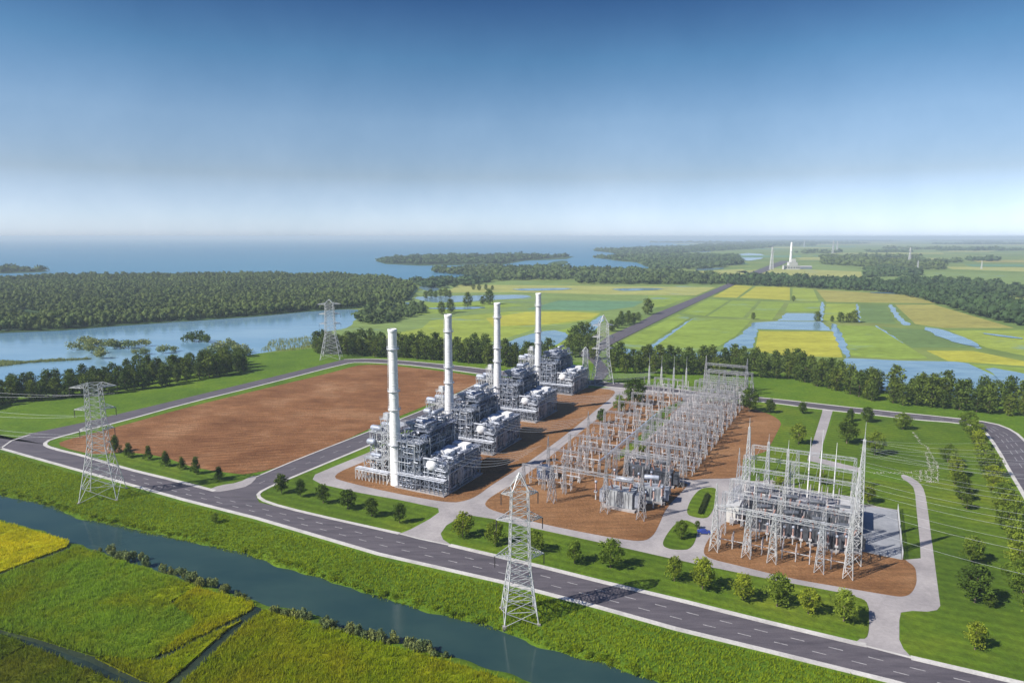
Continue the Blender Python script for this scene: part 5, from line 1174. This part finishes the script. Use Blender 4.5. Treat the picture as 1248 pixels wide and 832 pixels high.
# --- car
X, Y = P(858, 650); car = empty('parked_car', (X, Y, .06), ANG+.35, 'dark blue car parked on the service road beside the white building', 'car')
mb = MB()
prof = [(-2.2, .35), (-2.25, .75), (-2.1, .95), (-1.55, 1.02), (-.95, 1.45), (.55, 1.48), (1.15, 1.02), (2.05, .88), (2.25, .65), (2.2, .35)]
n = len(prof); vs = []
for y, k in ((-.88, 1), (.88, 1)):
    vs += [(x, y*(.82 if z > 1.1 else 1), z) for x, z in prof]
mb.add(vs, [tuple(range(n)), tuple(reversed(range(n, 2*n)))]+[(i, n+i, n+(i+1) % n, (i+1) % n) for i in range(n)]); cbody = mb.obj('body', M['car'], car)
for y in (-1, 1):
    mb = MB(); yy = y*.83; mb.add([(-1.35, yy, 1.06), (-.85, yy*.92, 1.4), (.5, yy*.92, 1.42), (1.0, yy, 1.06)], [(0, 1, 2, 3)]); mb.obj('side_window', M['glass'], cbody)
mb = MB(); mb.add([(1.17, -.7, 1.05), (1.17, .7, 1.05), (.62, .62, 1.46), (.62, -.62, 1.46)], [(0, 1, 2, 3)]); mb.obj('windscreen', M['glass'], cbody)
for x in (-1.4, 1.4):
    for y in (-.82, .82):
        mb = MB(); mb.tube((x, y-.1, .33), (x, y+.1, .33), .33, .33, 14); wh = mb.obj('wheel', M['tyre'], car); mb = MB(); mb.tube((x, y-.11, .33), (x, y+.11, .33), .2, .2, 12); mb.obj('rim', M['steel'], wh)
for x, nm, mm in ((2.2, 'headlight', 'stack'), (-2.2, 'tail_light', 'insul_r')):
    for y in (-.6, .6): mb = MB(); mb.rbox(x-.06, x+.06, y-.16, y+.16, .62, .78); mb.obj(nm, M[mm], cbody)
# ================================================================== WIRES
def wire(a, b, sag, label, group, r=.05, n=12):
    mb = MB(); a = Vector(a); b = Vector(b); p = None
    for k in range(n+1):
        f = k/n; q = a.lerp(b, f)-Vector((0, 0, sag*4*f*(1-f)))
        if p is not None: mb.tube(p, q, r, r, 3, cap=False)
        p = q
    tag(mb.obj('power_line', M['wire']), label, 'cable', group)
Ws = lambda s, t, z: (*W(s, t), z)
for u in range(4):
    s0, t0 = SPOS[u]
    for k in range(6):
        wire(Ws(s0+25, t0+3+k*3.8, 12), Ws(47, t0+18+k*4.2, 12.4), 2.2, f'cable from the {NEAR[u]} turbine block to the left incoming gantries', f'cables from the {NEAR[u]} turbine block', .04)
for i in range(14):      # bus wires along the dense block
    pass
for k, sx in enumerate((80, 85, 90, 95, 100)):
    wire(Ws(sx, 62, 11.8), Ws(sx, 233, 11.8), .6, 'long bus conductor strung along the dense gantry block', 'bus conductors of the dense block', .06, 20)
for k, sx in enumerate((50, 56, 62)):
    wire(Ws(sx, 22, 10.2), Ws(sx, 222, 10.2), .6, 'long bus conductor strung along the sparse left block', 'bus conductors of the left block', .06, 20)
for k, sx in enumerate((130, 134, 139, 143, 149, 153, 157, 162)):
    wire(Ws(sx, -1, 13.5), Ws(sx, 79, 12.2), .8, 'overhead conductor across the rows of the right switchyard', 'overhead conductors of the right switchyard', .05, 14)
for k in range(18):
    t = 4+k*7.5; z = 17+(k % 3)*4.5; wire(Ws(167, min(t, 80), 14.5+(k % 3)*3), Ws(275, t*1.25-12, 17+(k % 3)*4), 5, 'overhead line crossing the right lawn from the switchyard to beyond the right road', 'overhead lines across the right lawn', .028, 18)
tx, ty = P(126, 604)
for sd in (-1, 1):
    for z, s in ((24, 5), (32, 6.2), (40.5, 7.4)):
        wire((tx+sd*s*.97, ty+sd*s*.25, z), (tx-230+sd*s, ty+110+sd*2, z), 9, 'overhead line running left from the left verge pylon over the tree belt', 'overhead lines left of the verge pylon', .03, 18)
# ================================================================== HAZE, SKY, SUN, CAMERA
m = bpy.data.materials.new('haze_air'); m.use_nodes = True; t = m.node_tree; t.nodes.clear(); o_ = t.nodes.new('ShaderNodeOutputMaterial'); v = t.nodes.new('ShaderNodeVolumePrincipled')
v.inputs['Color'].default_value = (.74, .89, 1, 1); v.inputs['Density'].default_value = 1.1e-4; v.inputs['Anisotropy'].default_value = 0
t.links.new(v.outputs[0], o_.inputs['Volume'])
mb = MB(); mb.rbox(-61500, 61500, -61500, 61500, -3.5, 106); hz = mb.obj('haze', m); hz['kind'] = 'stuff'; hz['label'] = 'thin pale blue haze over the plain and the sea'
sunv = Vector((-.905, -.425, 0)).normalized(); EL = math.radians(41); sd = Vector((sunv.x*math.cos(EL), sunv.y*math.cos(EL), math.sin(EL)))
w = bpy.data.worlds.new('World'); bpy.context.scene.world = w; w.use_nodes = True; t = w.node_tree; t.nodes.clear()
o_ = t.nodes.new('ShaderNodeOutputWorld'); bg = t.nodes.new('ShaderNodeBackground'); sk = t.nodes.new('ShaderNodeTexSky')
sk.sky_type = 'NISHITA'; sk.sun_disc = False; sk.sun_elevation = EL; sk.sun_rotation = math.atan2(sd.x, sd.y); sk.altitude = 100; sk.air_density = 1.0; sk.dust_density = .6; sk.ozone_density = 2.5
tc = t.nodes.new('ShaderNodeTexCoord'); sp = t.nodes.new('ShaderNodeSeparateXYZ'); t.links.new(tc.outputs['Generated'], sp.inputs[0])
n = noise(t, 5.5, 6, .62, tc.outputs['Generated'])
ad = t.nodes.new('ShaderNodeMath'); ad.operation = 'ADD'; ad.inputs[1].default_value = .045; t.links.new(sp.outputs['Z'], ad.inputs[0])
g = ramp(t, ad.outputs[0], [(0.055, (0.951, 1.13, 1.682)), (0.088, (.80, .88, 1.22)), (0.127, (0.68, 0.68, 0.79)), (0.201, (0.662, 0.714, 0.784)), (0.279, (0.396, 0.581, 0.678)), (0.348, (0.213, 0.348, 0.498))])
g = mixc(t, g, ramp(t, n, [(.3, (.90, .93, .95)), (.7, (1.08, 1.06, 1.05))]), 1., 'MULTIPLY')
# overhead the sky is dimmed and tinted blue, so shade turns deeper and bluer
g2 = ramp(t, sp.outputs['Z'], [(.42, (0, 0, 0)), (.7, (1, 1, 1))])
mul = mixc(t, g, (.24, .38, .72), g2)
t.links.new(mixc(t, sk.outputs[0], mul, 1., 'MULTIPLY'), bg.inputs[0]); bg.inputs[1].default_value = .10; t.links.new(bg.outputs[0], o_.inputs[0])
sl = bpy.data.lights.new('sun', 'SUN'); sl.energy = 4.9; sl.angle = math.radians(.5); sl.color = (1, .95, .87)
so = bpy.data.objects.new('sun', sl); C.objects.link(so); so.rotation_euler = sd.to_track_quat('Z', 'Y').to_euler()
cam = bpy.data.cameras.new('camera'); co = bpy.data.objects.new('camera', cam); C.objects.link(co); co.location = (0, 0, H)
cam.sensor_width = 36; cam.lens = 24; cam.clip_start = 1; cam.clip_end = 200000
co.rotation_euler = (PI/2-PITCH, 0, 0)
S = bpy.context.scene; S.camera = co
S.view_settings.view_transform = 'Standard'; S.view_settings.look = 'None'; S.view_settings.gamma = 1; S.view_settings.exposure = .55; S.view_settings.use_curve_mapping = False
S.cycles.volume_bounces = 0
S.cycles.max_bounces = 6
print('objects', len(bpy.data.objects))
